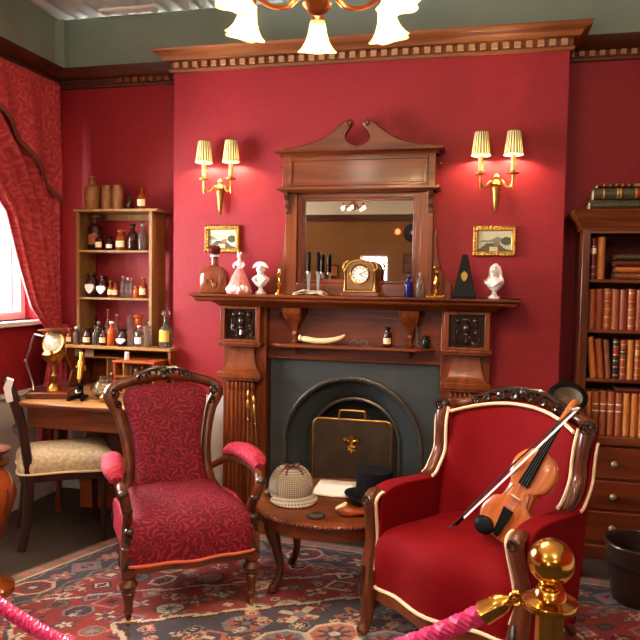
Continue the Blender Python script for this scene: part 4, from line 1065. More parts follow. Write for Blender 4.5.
# outside back
def outb(u, v):
    x = -.345 + .69 * u
    z = .17 + (.895 + .045 * (1 - (x / .345) ** 2) - .17) * v
    yc, ye = .58 + .085 * v, .37 + .13 * v
    return (x, yc - (yc - ye) * (abs(x) / .345) ** 2.4, z)
MB().grid(outb, 20, 10).build('outside_back', M['velvet'], wc, thick=.03, rec=False)
hf = [(.335, .49, .885), (.318, .52, .893), (.285, .555, .898), (.2, .59, .922), (.1, .617, .948), (0, .625, .958)]
path = [(a, b, c) for a, b, c in hf] + [(-a, b, c) for a, b, c in hf[::-1][1:]]
cr = MB().tube(cat(path, 4), [.034, .028, .026, .026, .03, .034, .03, .026, .026, .028, .034], 10).build('crest_rail', M['walnut'], wc)
m = MB()
for s in (-1, 1):
    for (a, y, z, r, a0) in ((.04, .60, .965, .026, 0), (.1, .598, .955, .022, 1.5), (.16, .585, .94, .018, .6), (.21, .57, .925, .015, 2.2)):
        m.tube([(s * (a + x), y - .028 - .006 * k / 14, z + zz) for k, (x, zz) in enumerate(spiral(0, 0, r, .004, a0, 1.3, 14))], [.004, .008, .006], 6)
    m.tube(cat([(s * .01, .598, .985), (s * .08, .594, .982), (s * .15, .58, .962), (s * .24, .555, .925)], 4), [.014, .015, .012, .006], 8)
    m.sph((s * .335, .48, .893), (.034, .03, .03)).tube([(s * .335 + x, .448 , .893 + zz) for x, zz in spiral(0, 0, .024, .004, 1, 1.5, 14)], .006, 6)
m.sph((0, .59, .975), (.024, .02, .024))
m.build('carved_crest', M['carved'], cr)
side = cat2([(.03, .22), (.012, .34), (.005, .46), (.012, .56), (.05, .60), (.14, .612), (.26, .604), (.355, .598)], 4) + cat2([(.395, .618), (.44, .66), (.46, .74), (.468, .81), (.482, .865), (.50, .89)], 4) + [(.515, .885), (.385, .3), (.37, .2), (.3, .19)]
for s in (-1, 1):
    x0, x1 = (s * .285, s * .362)
    sp = MB().prism(side, min(x0, x1), max(x0, x1), 'x').build('side_panel', M['velvet'], wc)
    md = sp.modifiers.new('bevel', 'BEVEL'); md.width = .03; md.segments = 4; md.limit_method = 'ANGLE'; md.angle_limit = math.radians(60)
    wing = cat([(s * .322, .335, .60), (s * .322, .372, .606), (s * .324, .41, .645), (s * .324, .444, .70), (s * .326, .45, .77), (s * .33, .458, .83), (s * .334, .478, .885)], 4)
    MB().tube(wing, [.012, .024, .029, .027, .024, .026, .032], 10).build('wing_rail', M['walnut'], wc)
    MB().tube([p + Vector((-s * .034, -.008, .003)) for p in wing[2:]], .007, 8).build('wing_piping', M['piping'], wc)
    MB().tube([p + Vector((s * .042, .02, 0)) for p in wing[2:-3]] , .006, 8).build('outer_piping', M['piping'], wc)
    fac = cat([(s * .326, .045, .592), (s * .326, .005, .588), (s * .326, -.02, .565), (s * .33, -.014, .52), (s * .337, .0, .46), (s * .342, .012, .40), (s * .343, .005, .33), (s * .338, -.008, .26), (s * .332, -.018, .20), (s * .33, -.012, .13), (s * .334, -.02, .06), (s * .338, -.04, .026), (s * .338, -.05, .018)], 4)
    f = MB().tube(fac, [.01, .024, .027, .024, .022, .023, .027, .032, .036, .028, .022, .024, .012], 10, fy=1.15).build('arm_facing_leg', M['walnut'], wc)
    m = MB().tube([(s * .326 + x, -.042, .565 + zz) for x, zz in spiral(0, 0, .022, .004, .5, 1.6, 16)], .0065, 6)
    m.tube(cat([(s * .335, -.04, .30), (s * .337, -.05, .24), (s * .333, -.054, .18)], 4), [.006, .014, .005], 8)
    m.build('carved_scroll', M['carved'], f)
    MB().tube([p + Vector((-s * .036, -.002, .004)) for p in fac[2:28]], .007, 8).build('arm_piping', M['piping'], wc)
    MB().tube(cat([(s * .23, .5, .2), (s * .23, .53, .12), (s * .24, .61, .012)], 4), [.03, .024, .018], 8).build('rear_leg', M['walnut'], wc)

# ---------------------------------------------------------------- violin and bow on the red chair
def basis(org, ydir, ndir):
    y = Vector(ydir).normalized(); n = Vector(ndir); n = (n - y * n.dot(y)).normalized(); x = y.cross(n)
    return Matrix((x, y, n)).transposed().to_4x4(), Vector(org)
CH = wc.matrix_basis.copy()
wcM = Matrix.Translation((-.155, -1.42, ZRUG)) @ Matrix.Rotation(math.atan2(-.529, .849), 4, 'Z')
def placed(t, org, ydir, ndir):
    R_, o = basis(org, ydir, ndir)
    t.matrix_world = wcM @ Matrix.Translation(o) @ R_
vi = thing('violin', 'amber varnished violin leaning in the red velvet wing armchair', 'violin')
placed(vi, (.150, .172, .497), (.175, .182, .475), (.12, -.85, .3))
varn = wood('violin_varnish', srgb(150, 72, 30), srgb(196, 112, 58), 1, 14, .2, .6)
hw = [(0.03, 0), (.075, .012), (.101, .055), (.100, .09), (.085, .125), (.060, .142), (.054, .175), (.058, .21), (.074, .226), (.084, .262), (.080, .30), (.056, .338), (.02, .354)]
o = cat2([(a, b) for a, b in hw] + [(-a, b) for a, b in hw[::-1]], 3, True)
rs = [[(a * s, .178 + (b - .178) * s, z) for a, b in o] for s, z in ((.3, -.004), (.8, -.001), (1.0, .005), (1.02, .007), (1.0, .01), (.98, .011), (.98, .031), (1.0, .032), (1.02, .035), (1.0, .038), (.92, .041), (.7, .046), (.3, .049), (.03, .05))]
MB().rings(rs).build('body', varn, vi)
MB().rings([[(-a, y, z0), (a, y, z0), (a, y, z1), (-a, y, z1)] for a, y, z0, z1 in ((.016, .33, .02, .045), (.013, .38, .028, .048), (.011, .47, .032, .05), (.012, .485, .025, .05))]).build('neck', varn, vi, bevel=.003)
MB().rings([[(-a, y, z0), (a, y, z0), (a, y, z1), (-a, y, z1)] for a, y, z0, z1 in ((.021, .215, .056, .062), (.016, .35, .05, .057), (.012, .485, .048, .053))]).build('fingerboard', M['black'], vi, bevel=.002)
sb = MB().tube(cat([(0, .48, .04), (0, .52, .036), (0, .555, .03), (0, .573, .015), (0, .56, .0), (0, .548, .012), (0, .556, .02)], 5), [.012, .012, .012, .012, .009, .006, .005], 8, fy=1.1).build('scroll', varn, vi)
for i in range(4):
    s = 1 if i % 2 else -1
    MB().tube([(-s * .014, .50 + .014 * i, .036), (s * .03, .50 + .014 * i, .036)], .0035, 8).sph((s * .036, .50 + .014 * i, .036), (.008, .003, .008), 8, 6).build('peg', M['black'], sb)
MB().prism([(-.021, .05), (-.018, .066), (-.006, .072), (.006, .072), (.018, .066), (.021, .05), (.008, .05), (0, .058), (-.008, .05)], .164, .168).build('bridge', M['paper'], vi)
MB().rings([[(-a, y, z), (a, y, z), (a, y, z + .005), (-a, y, z + .005)] for a, y, z in ((.008, .005, .046), (.014, .03, .054), (.021, .105, .06), (.021, .115, .06))]).build('tailpiece', M['black'], vi, bevel=.002)
MB().sph((-.055, .012, .052), (.042, .034, .012)).build('chin_rest', M['black'], vi)
for i in range(4):
    x = -.0105 + .007 * i
    MB().tube([(x * 1.2, .11, .064), (x * 1.6, .166, .0735), (x * .7, .487, .0545)], .0007, 4).build('string', M['steel'], vi)
for s in (-1, 1):
    MB().tube(cat([(s * .036, .132, .0455), (s * .047, .14, .0445), (s * .044, .165, .0445), (s * .038, .19, .0455), (s * .028, .2, .047)], 4), .0022, 6).build('f_hole', M['ink'], vi)
bw = thing('violin_bow', 'slim violin bow propped beside the violin on the red chair', 'violin bow')
b0 = Vector((-.05, .145, .487)); b1 = Vector((.395, .24, 1.013)); placed(bw, b0, b1 - b0, (.3, .8, -.2)); L = (b1 - b0).length
MB().tube(cat([(0, 0, .0), (0, .05, .0), (0, L * .5, -.012), (0, L - .01, .0)], 6), [.0045, .004, .0035, .0028], 8).build('stick', M['ebony'], bw)
bx('frog', M['black'], bw, -.005, .005, .02, .065, 0, .016, .002)
MB().tube([(0, -.006, 0), (0, .012, 0)], .0055, 8).build('screw_button', M['steel'], bw)
MB().prism([(L - .012, -.004), (L + .004, .018), (L - .004, .018), (L - .03, .002)], -.003, .003, 'x').build('tip', M['paperw'], bw)
MB().box(-.004, .004, .06, L - .003, .0152, .0162).build('horsehair', M['paperw'], bw)

# ================================================================ occasional table
tb = thing('occasional_table', 'round mahogany table with gadrooned rim between the two armchairs', 'table', (-.69, -.82, ZRUG))
ztb = .42 - ZRUG; RT = .37
MB().lathe([(RT - .03, ztb - .022), (RT - .008, ztb - .02), (RT, ztb - .012), (RT - .004, ztb - .004), (RT - .02, ztb), (.02, ztb), (.001, ztb)], 64).build('table_top', M['walnutx'], tb)
m = MB()
for i in range(110):
    a = 2 * PI * i / 110; m.sph((RT * cos(a), RT * sin(a), ztb - .012), (.009, .009, .008), 6, 4)
gd = m.build('gadroon_beads', M['walnut'], tb); gd['kind'] = 'stuff'
MB().lathe([(RT - .045, ztb - .085), (RT - .03, ztb - .08), (RT - .035, ztb - .02), (RT - .05, ztb - .02), (RT - .06, ztb - .085)], 64).build('apron', M['walnutx'], tb)
for (lx, ly) in ((-.22, -.15), (.20, -.15), (-.22, .15), (.2, .15)):
    q = 1 / math.hypot(lx, ly)
    dx, dy = lx * q, ly * q
    P_ = lambda r, z: (lx + dx * r, ly + dy * r, z)
    lg = MB().tube(cat([P_(.02, ztb - .03), P_(.035, ztb - .10), P_(.01, ztb - .2), P_(-.01, ztb - .3), P_(.012, .04), P_(.035, .022), P_(.045, .02)], 5), [.034, .036, .024, .018, .02, .018, .008], 10).build('leg', M['walnut'], tb)
    MB().sph(P_(.03, .016), (.022, .022, .016)).build('scroll_foot', M['walnut'], lg)
zt2 = .42
# deerstalker hat
t = thing('deerstalker_hat', 'checked tweed deerstalker hat with brown ribbon on the round table', 'hat', (-.882, -.87, zt2 + .003), .5)
tw, nt, p = newmat('checked_tweed')
v = coords(nt); sx_ = node(nt, 'ShaderNodeSeparateXYZ'); nt.links.new(v, sx_.inputs[0])
def stripe(sock, f, thr):
    a = node(nt, 'ShaderNodeMath', operation='MULTIPLY'); nt.links.new(sock, a.inputs[0]); a.inputs[1].default_value = f
    b = node(nt, 'ShaderNodeMath', operation='SINE'); nt.links.new(a.outputs[0], b.inputs[0])
    c = node(nt, 'ShaderNodeMath', operation='GREATER_THAN'); nt.links.new(b.outputs[0], c.inputs[0]); c.inputs[1].default_value = thr
    return c.outputs[0]
at_ = node(nt, 'ShaderNodeMath', operation='ARCTAN2'); nt.links.new(sx_.outputs[1], at_.inputs[0]); nt.links.new(sx_.outputs[0], at_.inputs[1])
ad = node(nt, 'ShaderNodeMath', operation='ADD'); nt.links.new(stripe(at_.outputs[0], 60, .3), ad.inputs[0]); nt.links.new(stripe(sx_.outputs[2], 700, .3), ad.inputs[1])
nt.links.new(ramp(nt, ad.outputs[0], [(.0, srgb(172, 158, 138)), (.5, srgb(140, 126, 108)), (1, srgb(92, 78, 66))]), p.inputs['Base Color'])
ad.use_clamp = False
p.inputs['Roughness'].default_value = .9
hv = node(nt, 'ShaderNodeMath', operation='MULTIPLY'); nt.links.new(ad.outputs[0], hv.inputs[0]); hv.inputs[1].default_value = .5
for l in list(nt.links):
    if l.to_node.type == 'VALTORGB': nt.links.remove(l)
nt.links.new(hv.outputs[0], [n for n in nt.nodes if n.type == 'VALTORGB'][0].inputs['Fac'])
prof = [(.098, .022), (.102, .045), (.098, .085), (.082, .12), (.05, .142), (.015, .15), (.002, .151)]
MB().lathe(prof, 40, wob=lambda a, z: 1 + .012 * abs(cos(4 * a))).build('crown', tw, t)
for sgn, nm in ((-1, 'front_peak'), (1, 'rear_peak')):
    def peak(u, v):
        a = sgn * PI / 2 + (u - .5) * 2.3; r = .097 + .062 * v * cos((u - .5) * 2.6) ** .7
        return (r * cos(a), r * sin(a), .026 - .024 * v * cos((u - .5) * 2.4))
    MB().grid(peak, 24, 6).build(nm, tw, t, thick=.005, rec=False)
for s in (-1, 1):
    MB().grid(lambda u, v: ((.103 + .004 * sin(PI * v)) * cos(ang := (0 if s > 0 else PI) + (u - .5) * (1.5 - .7 * v)) * cos(1.35 * v), (.103) * sin(ang) * cos(1.2 * v), .04 + .116 * sin(1.5 * v)), 14, 10).build('ear_flap', tw, t, thick=.005, rec=False)
m = MB()
for s in (-1, 1):
    m.tube([(s * (.004 + .028 * sin(a)), -.02 + .018 * sin(2 * a), .157 + .008 * sin(a)) for a in np.linspace(0, PI, 12)], .006, 6, fx=.4)
    m.tube(cat([(0, -.02, .158), (s * .03, -.05, .148), (s * .04, -.075, .13)], 4), .005, 6, fx=.4)
m.sph((0, -.02, .159), .009, 8, 6)
m.build('ribbon_bow', M['tartan_ribbon'], t)
# open letters
t = thing('open_pamphlet', 'open cream paper pamphlet lying behind the hats on the round table', 'paper', (-.70, -.665, zt2 + .001), .02)
MB().grid(lambda u, v: ((u - .5) * .23, (v - .5) * .27, .002 + .002 * abs(sin(PI * u * 2)) ** .7), 24, 4).build('pages', M['paper'], t, thick=.0015, rec=False)
MB().grid(lambda u, v: (-.015 + (u - .5) * .18, -.03 + (v - .5) * .2, .0055 + .002 * abs(sin(PI * u * 2))), 16, 4).build('loose_sheet', M['paperw'], t, thick=.001, rec=False)
# top hat
t = thing('top_hat', 'black silk top hat on the round table beside the pipe', 'hat', (-.50, -.79, zt2 + .012), .4)
def br(u, v):
    a = 2 * PI * u; r = .088 + .05 * v; rx = 1 + .12 * abs(sin(a))
    return (r * cos(a), r * sin(a) * rx, .012 + .016 * v * v * cos(a) ** 2 - .006 * v * sin(a) ** 2)
MB().grid(br, 48, 5).build('brim', M['blackfelt'], t, thick=.006, rec=False)
MB().lathe([(.09, .006), (.088, .03), (.084, .08), (.088, .125), (.086, .133), (.01, .135)], 40).build('crown', M['blackfelt'], t)
MB().lathe([(.0905, .016), (.0895, .042)], 40, cap=False).build('hat_band', M['black'], t, rec=False)
# pocket tin
t = thing('tobacco_tin', 'small dark octagonal tin near the table rim in front of the tweed hat', 'tin', (-.706, -1.09, zt2 + .001), .3)
MB().lathe([(.04, 0), (.042, .003), (.042, .012), (.038, .015), (.02, .0165), (.001, .017)], 8).build('box', plain('dull_pewter', srgb(86, 78, 62), .4, .6, noise=.2), t, flat=True)
MB().lathe([(.016, .016), (.016, .019), (.001, .02)], 12).build('lid_boss', M['brass_dull'], t)
# calabash pipe
t = thing('calabash_pipe', 'curved brown calabash pipe lying on the round table', 'pipe', (-.555, -1.03, zt2 + .001), -.15)
pm = plain('glossy_pipe_wood', srgb(150, 70, 28), .15, noise=.35, nscale=14, coat=.6)
MB().tube(cat([(-.045, -.01, .030), (-.03, -.015, .022), (-.005, -.012, .018), (.02, .0, .016), (.05, .012, .015)], 5), [.025, .026, .02, .013, .009], 14).build('bowl', pm, t)
MB().lathe([(.027, 0), (.03, .006), (.026, .012), (.017, .01), (.012, -.01)], 18, M=Matrix.Translation((-.047, -.01, .034)) @ Matrix.Rotation(-.5, 4, 'Y')).build('meerschaum_rim', M['bone'], t)
MB().tube(cat([(.045, .01, .015), (.08, .022, .013), (.12, .03, .011), (.135, .032, .010)], 4), [.009, .006, .005, .006], 10).build('stem', M['ebony'], t)
t = thing('pipe_rest', 'carved brown wooden dish under the calabash pipe', 'dish', (-.50, -.985, zt2 + .001), .2)
MB().rings([[(a * cos(q), b * sin(q), z) for q in np.linspace(0, 2 * PI, 25)[:-1]] for a, b, z in ((.06, .025, 0), (.095, .04, .008), (.10, .043, .010), (.09, .037, .008), (.05, .02, .003))]).build('dish', M['walnutx'], t)
# ================================================================ writing desk in the left alcove
ZK = .74
dk = thing('writing_desk', 'oak topped writing desk with low shelf back in the left alcove', 'desk', (0, 0, 0))
DX0, DX1 = -2.56, -1.82
bx('desk_top', M['oak'], dk, DX0 - .0, DX1, -.60, .215, ZK - .022, ZK, .005)
bx('top_edge', M['walnutx'], dk, DX0, DX1, -.612, -.6, ZK - .024, ZK - .004, .003)
bx('apron', M['walnutx'], dk, DX0 + .03, DX1 - .03, -.56, -.54, ZK - .15, ZK - .022, .003)
bx('side_apron', M['mahogx'], dk, DX0 + .03, DX0 + .05, -.54, .2, ZK - .15, ZK - .022, .003)
bx('side_apron', M['mahogx'], dk, DX1 - .05, DX1 - .03, -.54, .2, ZK - .15, ZK - .022, .003)
bx('modesty_panel', M['walnutx'], dk, DX0 + .05, DX1 - .05, .0, .015, .3, ZK - .1, .002)
for (x, y) in ((DX0 + .03, -.27), (DX1 - .045, -.545), (DX0 + .045, .18), (DX1 - .045, .18)):
    MB().box(x - .024, x + .024, y - .024, y + .024, ZK - .16, ZK - .022).lathe([(.018, .009), (.014, .03), (.02, .06), (.016, .1), (.024, .4), (.028, .5), (.02, .52), (.028, .56), (.022, ZK - .16)], 14, (x, y, 0)).build('leg', M['mahog'], dk, bevel=.002)
# hutch: back board, shelf, shaped end
HX0, HX1 = -2.60, -1.87
bx('back_board', M['walnutx'], dk, HX0 + .02, HX1, .195, .212, ZK, 1.0, .002)
bx('hutch_shelf', M['oak'], dk, HX0, HX1, -.10, .215, 1.0, 1.02, .004)
bx('pigeonhole_shelf', M['oak'], dk, HX0 + .02, HX1 - .02, .0, .195, .93, .942, .002)
for x in (HX0, HX1 - .02):
    MB().prism([(.21, ZK + .001), (.21, 1.0), (-.095, 1.0), (-.1, .95), (-.06, .9), (-.03, .85), (-.06, .79), (-.12, ZK)], x, x + .02, 'x').build('shaped_end', M['mahog'], dk, bevel=.003)
bx('divider', M['oak'], dk, -2.36, -2.35, .0, .195, ZK, .93, .002)

# bottle shelf unit on the hutch
SX0, SX1, SY0, SY1 = -2.575, -2.045, .0, .19
su = thing('bottle_shelf', 'tan open shelf unit of medicine bottles standing on the desk back', 'shelf', (0, 0, 1.02))
for x in (SX0, SX1 - .022): bx('side_panel', M['tan'], su, x, x + .022, SY0, SY1, 0, .84, .002)
bx('top_board', M['tan'], su, SX0 - .015, SX1 + .035, SY0 - .012, SY1 + .01, .84, .857, .003)
for z in (.285, .585): bx('shelf_board', M['tan'], su, SX0 + .022, SX1 - .022, SY0, SY1, z, z + .014, .002)
bx('lower_board', M['tan'], su, SX0 + .022, SX1 - .022, SY0, SY1, 0, .012, .002)
bx('top_rail', M['tan'], su, SX0 + .022, SX1 - .022, SY1 - .012, SY1, .80, .84, .002)

def px2x(px, z, y): # helper for placing along the shelf: linear between unit sides
    return (SX0 + (px - 77) / (153 - 77) * (SX1 - SX0)) * 1.017
S1, S2, S3, S4 = 1.02 + .857, 1.02 + .599, 1.02 + .299, 1.02 + .012
y0 = .07
B = bottle
# top of the unit
B('tall tan stoneware jar on top of the bottle shelf', (px2x(92, 0, 0), y0 + .02, S1), .215, .05, M['tanjar'], M['cork'], None, 'tall', nm='stoneware_jar', cat_='jar')
for i, px in enumerate((107, 117.8)):
    B('straight tan ribbed jar on the shelf top, the one beside the ' + ('tall stoneware jar' if i == 0 else 'small dark bottle'), (px2x(px, 0, 0), y0 + .02, S1), .155, .036, M['tanjar'], M['tan'], None, 'jar', 'pair of tan ribbed jars', 'ribbed_jar', cat_='jar')
B('small dark brown bottle with black stopper on top of the bottle shelf', (px2x(131, 0, 0), y0, S1), .098, .022, M['darkglass'], M['black'], None, 'round')
B('amber bottle with cream label on top of the bottle shelf', (px2x(143.5, 0, 0), y0, S1), .135, .033, M['amber'], M['amber'], M['label'], 'round')
# upper shelf
B('large dark brown winchester bottle on the upper bottle shelf', (px2x(89.5, 0, 0) + .032, y0 + .03, S2), .226, .048, M['darkglass'], M['cork'], plain('tan_label', srgb(150, 84, 56), .8), 'tall')
B('brown bottle with orange label and black stopper on the upper bottle shelf', (px2x(101.8, 0, 0), y0 - .01, S2), .115, .028, M['darkglass'], M['black'], M['label'], 'round')
B('squat dark bottle with white label on the upper bottle shelf', (px2x(111.5, 0, 0), y0, S2), .085, .026, M['darkglass'], M['black'], M['labelw'], 'wide')
B('amber bottle with orange label and pointed stopper on the upper bottle shelf', (px2x(123, 0, 0), y0, S2), .13, .036, M['amber'], M['orangewood'], M['label'], 'wide')
B('tall black glass bottle on the upper bottle shelf', (px2x(134, 0, 0), y0, S2), .165, .036, M['darkglass'], M['black'], None, 'round')
B('tall clear glass reagent bottle with round stopper on the upper bottle shelf', (px2x(144, 0, 0), y0 - .01, S2), .18, .026, M['clear'], M['clear'], None, 'round')
B('clear glass bottle behind the tall reagent bottle on the upper shelf', (px2x(148.3, 0, 0), y0 + .07, S2), .17, .02, M['clear'], M['clear'], None, 'round')
# middle shelf
def shield(t, r, h):
    o = cat2([(-.028, h * .50), (0, h * .53), (.028, h * .50), (.027, h * .33), (0, h * .14), (-.027, h * .33)], 3, True)
    MB().prism(o, -r - .002, -r + .012).build('shield_label', M['labelw'], t, bevel=.001)
for px, h, r in ((90.5, .155, .042), (101.5, .135, .036)):
    t = B('dark brown bottle with white shield label on the middle bottle shelf, the ' + ('larger' if h > .14 else 'smaller') + ' one', (px2x(px, 0, 0) + .022, y0, S3), h, r, M['darkglass'], M['darkglass'], None, 'wide')
    shield(t, r, h)
for px, h, r, g_, c_, l_, st, lab in ((112, .105, .02, 'amber', 'cork', 'label', 'round', 'small amber bottle with cream label in the middle shelf row'), (117, .1, .02, 'amber', 'black', 'label', 'round', 'small amber bottle with black stopper in the middle shelf row'),
        (124.5, .135, .017, 'clear', 'steel', None, 'tall', 'slim clear vial with metal cap in the middle shelf row, the tallest vial'), (129, .125, .014, 'clear', 'paperw', None, 'tall', 'slim clear vial with white cap in the middle shelf row'), (133, .125, .014, 'clear', 'steel', None, 'tall', 'slim clear vial with metal cap beside the orange jar'),
        (137.5, .075, .02, 'orangejar', 'orangewood', None, 'wide', 'squat orange jar in the middle shelf row'), (144.5, .13, .026, 'amber', 'cork', 'label', 'round', 'amber bottle with long cream label on the middle bottle shelf'), (149.5, .11, .013, 'darkglass', 'black', None, 'round', 'thin dark bottle at the end of the middle bottle shelf')):
    if g_ == 'orangejar' and 'orangejar' not in M: M['orangejar'] = plain('orange_powder_glass', srgb(190, 82, 30), .15)
    B(lab, (px2x(px, 0, 0), y0 + (0 if px < 149 else .05), S3), h, r, M[g_], M[c_], M[l_] if l_ else None, st)
# inside the lowest bay and along the hutch shelf in front of the unit
for px, y, h, r, g_, c_, l_, st, lab in ((92, .13, .15, .030, 'darkglass', 'darkglass', None, 'flask', 'dark brown flask at the back of the lowest bottle bay'), (99.2, .075, .125, .022, 'clear', 'paperw', None, 'round', 'clear stoppered bottle at the back of the lowest bottle bay'),
        (105, .12, .20, .032, 'clear', 'brass_dull', None, 'flask', 'tall clear flask with brass bulb top on the hutch shelf'), (114, .12, .17, .03, 'clear', 'bone', None, 'flask', 'clear flask with bone bulb top on the hutch shelf'),
        (127.5, .12, .17, .026, 'clear', None, None, 'beaker', 'clear beaker holding up the orange bulb on the hutch shelf'), (147, .13, .2, .018, 'clear', 'black', None, 'tall', 'clear bottle with square black stopper on the hutch shelf')):
    B(lab, (px2x(px, 0, 0), y, S4), h, r, M[g_], M[c_] if c_ else None, M[l_] if l_ else None, st)
t = thing('glass_retort', 'orange glass retort bulb on the hutch shelf', 'retort', (px2x(137.5, 0, 0), .10, S4 + .001))
MB().lathe([(.03, 0), (.032, .01), (.012, .03), (.011, .1), (.022, .115)], 14).build('stand', M['clear'], t)
MB().sph((0, 0, .165), (.035, .035, .017)).lathe([(.016, .11), (.025, .13), (.02, .155)], 14).build('bulb', M['orangejar'], t)
H4 = 1.02
for x, h, r, g_, c_, l_, st, lab in ((-2.585, .10, .022, 'amber', 'cork', 'label', 'round', 'small amber bottle at the curtain end of the hutch shelf'), (-2.535, .11, .026, 'clear', 'paperw', None, 'round', 'clear stoppered bottle at the curtain end of the hutch shelf'),
        (-2.455, .105, .03, 'darkglass', 'black', 'label', 'wide', 'wide dark bottle with cream label along the hutch shelf front'), (-2.40, .12, .022, 'clear', 'clear', None, 'round', 'clear scent bottle along the hutch shelf front'),
        (-2.345, .11, .026, 'darkglass', 'black', 'label', 'round', 'round dark bottle with cream label along the hutch shelf front'), (-2.29, .15, .027, 'orangejar', 'paperw', None, 'round', 'orange filled bottle with white stopper along the hutch shelf front'),
        (-2.21, .105, .035, 'darkglass', 'black', None, 'wide', 'black bottle with white shield label along the hutch shelf front'), (-2.155, .10, .024, 'clear', None, None, 'beaker', 'small clear beaker along the hutch shelf front'),
        (-2.10, .13, .027, 'clear', 'paperw', 'labelw', 'tall', 'clear bottle with white label along the hutch shelf front'), (-2.045, .13, .024, 'clear', None, None, 'beaker', 'tall clear beaker along the hutch shelf front')):
    t = B(lab, (x, -.06, H4), h, r, M[g_], M[c_] if c_ else None, M[l_] if l_ else None, st)
    if 'shield' in lab: shield(t, r, h * .9)
t = B('tall square clear decanter with yellow label at the wall end of the hutch shelf', (-1.935, -.03, H4), .23, .04, M['clear'], M['clear'], plain('yellow_label', srgb(214, 176, 70), .7), 'dec')
B('short clear beaker beside the tall clear decanter', (-1.99, .02, H4), .085, .022, M['clear'], None, None, 'beaker')

# --- on the desk top
t = thing('magnifier_lamp', 'brass bullseye lamp with round reflector on a square wooden base', 'lamp', (-2.49, -.37, ZK + .001), .35); t.scale = (1.22, 1.22, 1.22)
bx('wooden_base', M['walnutx'], t, -.11, .09, -.09, .09, 0, .03, .006)
MB().lathe([(.035, .03), (.03, .045), (.012, .06), (.009, .09), (.015, .1), (.009, .11), (.01, .15), (.03, .165), (.05, .185), (.055, .205), (.04, .222), (.03, .23)], 20).build('lamp_stem', M['brass_dull'], t)
Mr = Matrix.Translation((.005, -.02, .262)) @ Matrix.Rotation(-.35, 4, 'Z') @ Matrix.Rotation(1.25, 4, 'X')
MB().lathe([(.06, -.012), (.062, 0), (.056, .006), (.05, .004)], 24, M=Mr).build('reflector_rim', M['brass_dull'], t)
MB().lathe([(.052, -.004), (.051, .004), (.03, .010), (.002, .013)], 24, M=Mr).build('bullseye_lens', plain('milky_lens', srgb(176, 166, 138), .12, coat=.4), t)
MB().lathe([(.07, .318), (.072, .322), (.04, .328), (.004, .33)], 24).tube([(0, .02, .26), (0, .02, .32)], .005, 8).build('smoke_cap', M['brass_dull'], t)
MB().tube([(-.095, 0, .03), (-.10, .01, .06), (-.13, .0, .17)], .0055, 8).tube([(-.13, 0, .17), (-.085, -.01, .30)], .0055, 8).tube([(-.085, -.01, .30), (-.04, -.02, .292)], .006, 8).sph((-.13, 0, .17), .009, 8, 6).build('jointed_arm', M['steel'], t)

t = thing('microscope', 'brass and black microscope on the desk beside the bullseye lamp', 'microscope', (-2.30, -.40, ZK + .001), .3)
MB().prism([(-.05, -.09), (-.03, -.095), (-.008, 0), (.008, 0), (.03, -.095), (.05, -.09), (.04, .05), (-.04, .05)], 0, .018, 'z').build('horseshoe_foot', M['black'], t, bevel=.005)
MB().tube(cat([(0, .03, .015), (0, .035, .07), (0, .05, .12), (0, .04, .18)], 5), [.016, .013, .013, .011], 10).build('limb', M['black'], t)
Mt = Matrix.Translation((0, .0, .1)) @ Matrix.Rotation(-.35, 4, 'X')
MB().lathe([(.008, -.01), (.010, .01), (.018, .012), (.018, .08), (.021, .082), (.021, .12), (.014, .125), (.014, .16), (.019, .162), (.019, .172)], 16, M=Mt).build('body_tube', M['brass_dull'], t)
for s in (-1, 1): MB().lathe([(.016, 0), (.018, .004), (.016, .012), (.005, .014)], 16, M=Matrix.Translation((s * .014, .04, .175)) @ Matrix.Rotation(s * PI / 2, 4, 'Y')).build('focus_knob', M['brass'], t)
bx('stage', M['black'], t, -.035, .035, -.055, .03, .078, .085, .002)
MB().lathe([(.018, 0), (.02, .004), (.016, .006)], 16, M=Matrix.Translation((0, -.01, .045)) @ Matrix.Rotation(.7, 4, 'X')).build('substage_mirror', M['steel'], t)

t = thing('bell_flask', 'clear glass globe flask of pale crystals on the desk', 'flask', (-2.185, -.34, ZK + .001))
MB().lathe([(.03, 0), (.055, .015), (.065, .05), (.05, .085), (.02, .105), (.018, .125), (.024, .128)], 20).build('globe', M['clear'], t)
m = MB(); rr = random.Random(5)
for i in range(9): m.sph((rr.uniform(-.025, .025), rr.uniform(-.025, .025), .035 + rr.uniform(0, .03)), rr.uniform(.01, .018), 7, 5)
m.build('crystals', M['bone'], t)
B('small brown bottle with cork beside the microscope', (-2.245, -.28, ZK + .001), .09, .02, M['darkglass'], M['cork'], None, 'round')
B('clear glass tube with white cap beside the globe flask', (-2.20, -.22, ZK + .001), .13, .012, M['clear'], M['paperw'], None, 'tall')
t = thing('brass_burner', 'small brass spirit burner on the desk in front of the globe flask', 'burner', (-2.10, -.47, ZK + .001))
MB().lathe([(.024, 0), (.026, .006), (.024, .03), (.01, .042), (.006, .06)], 16).build('reservoir', M['brass_dull'], t)
MB().tube([(-.03, 0, .05), (.03, 0, .065)], .003, 6).build('wick_arm', M['steel'], t)
for i, (x, zz) in enumerate(((-2.555, .955), (-2.475, .955))):
    t = bx('index_card', M['paperw'], None, x - .03, x + .03, -.012, -.009, .942, .985, .0)
    tag(t, 'small white card propped on the pigeonhole shelf, the one ' + ('by the curtain' if i == 0 else 'by the microscope'), 'card', 'white cards in the pigeonhole')
t = thing('slide_cabinet', 'orange wood specimen rack with small vials on the desk', 'rack', (-2.07, -.11, ZK + .001), -.05)
for x in (-.14, .125): bx('side', M['orangewood'], t, x, x + .015, -.07, .09, 0, .19, .002)
bx('lid', M['orangewood'], t, -.145, .145, -.08, .095, .19, .205, .003)
bx('divider', M['oak'], t, -.075, -.065, -.07, .09, .012, .19, .001)
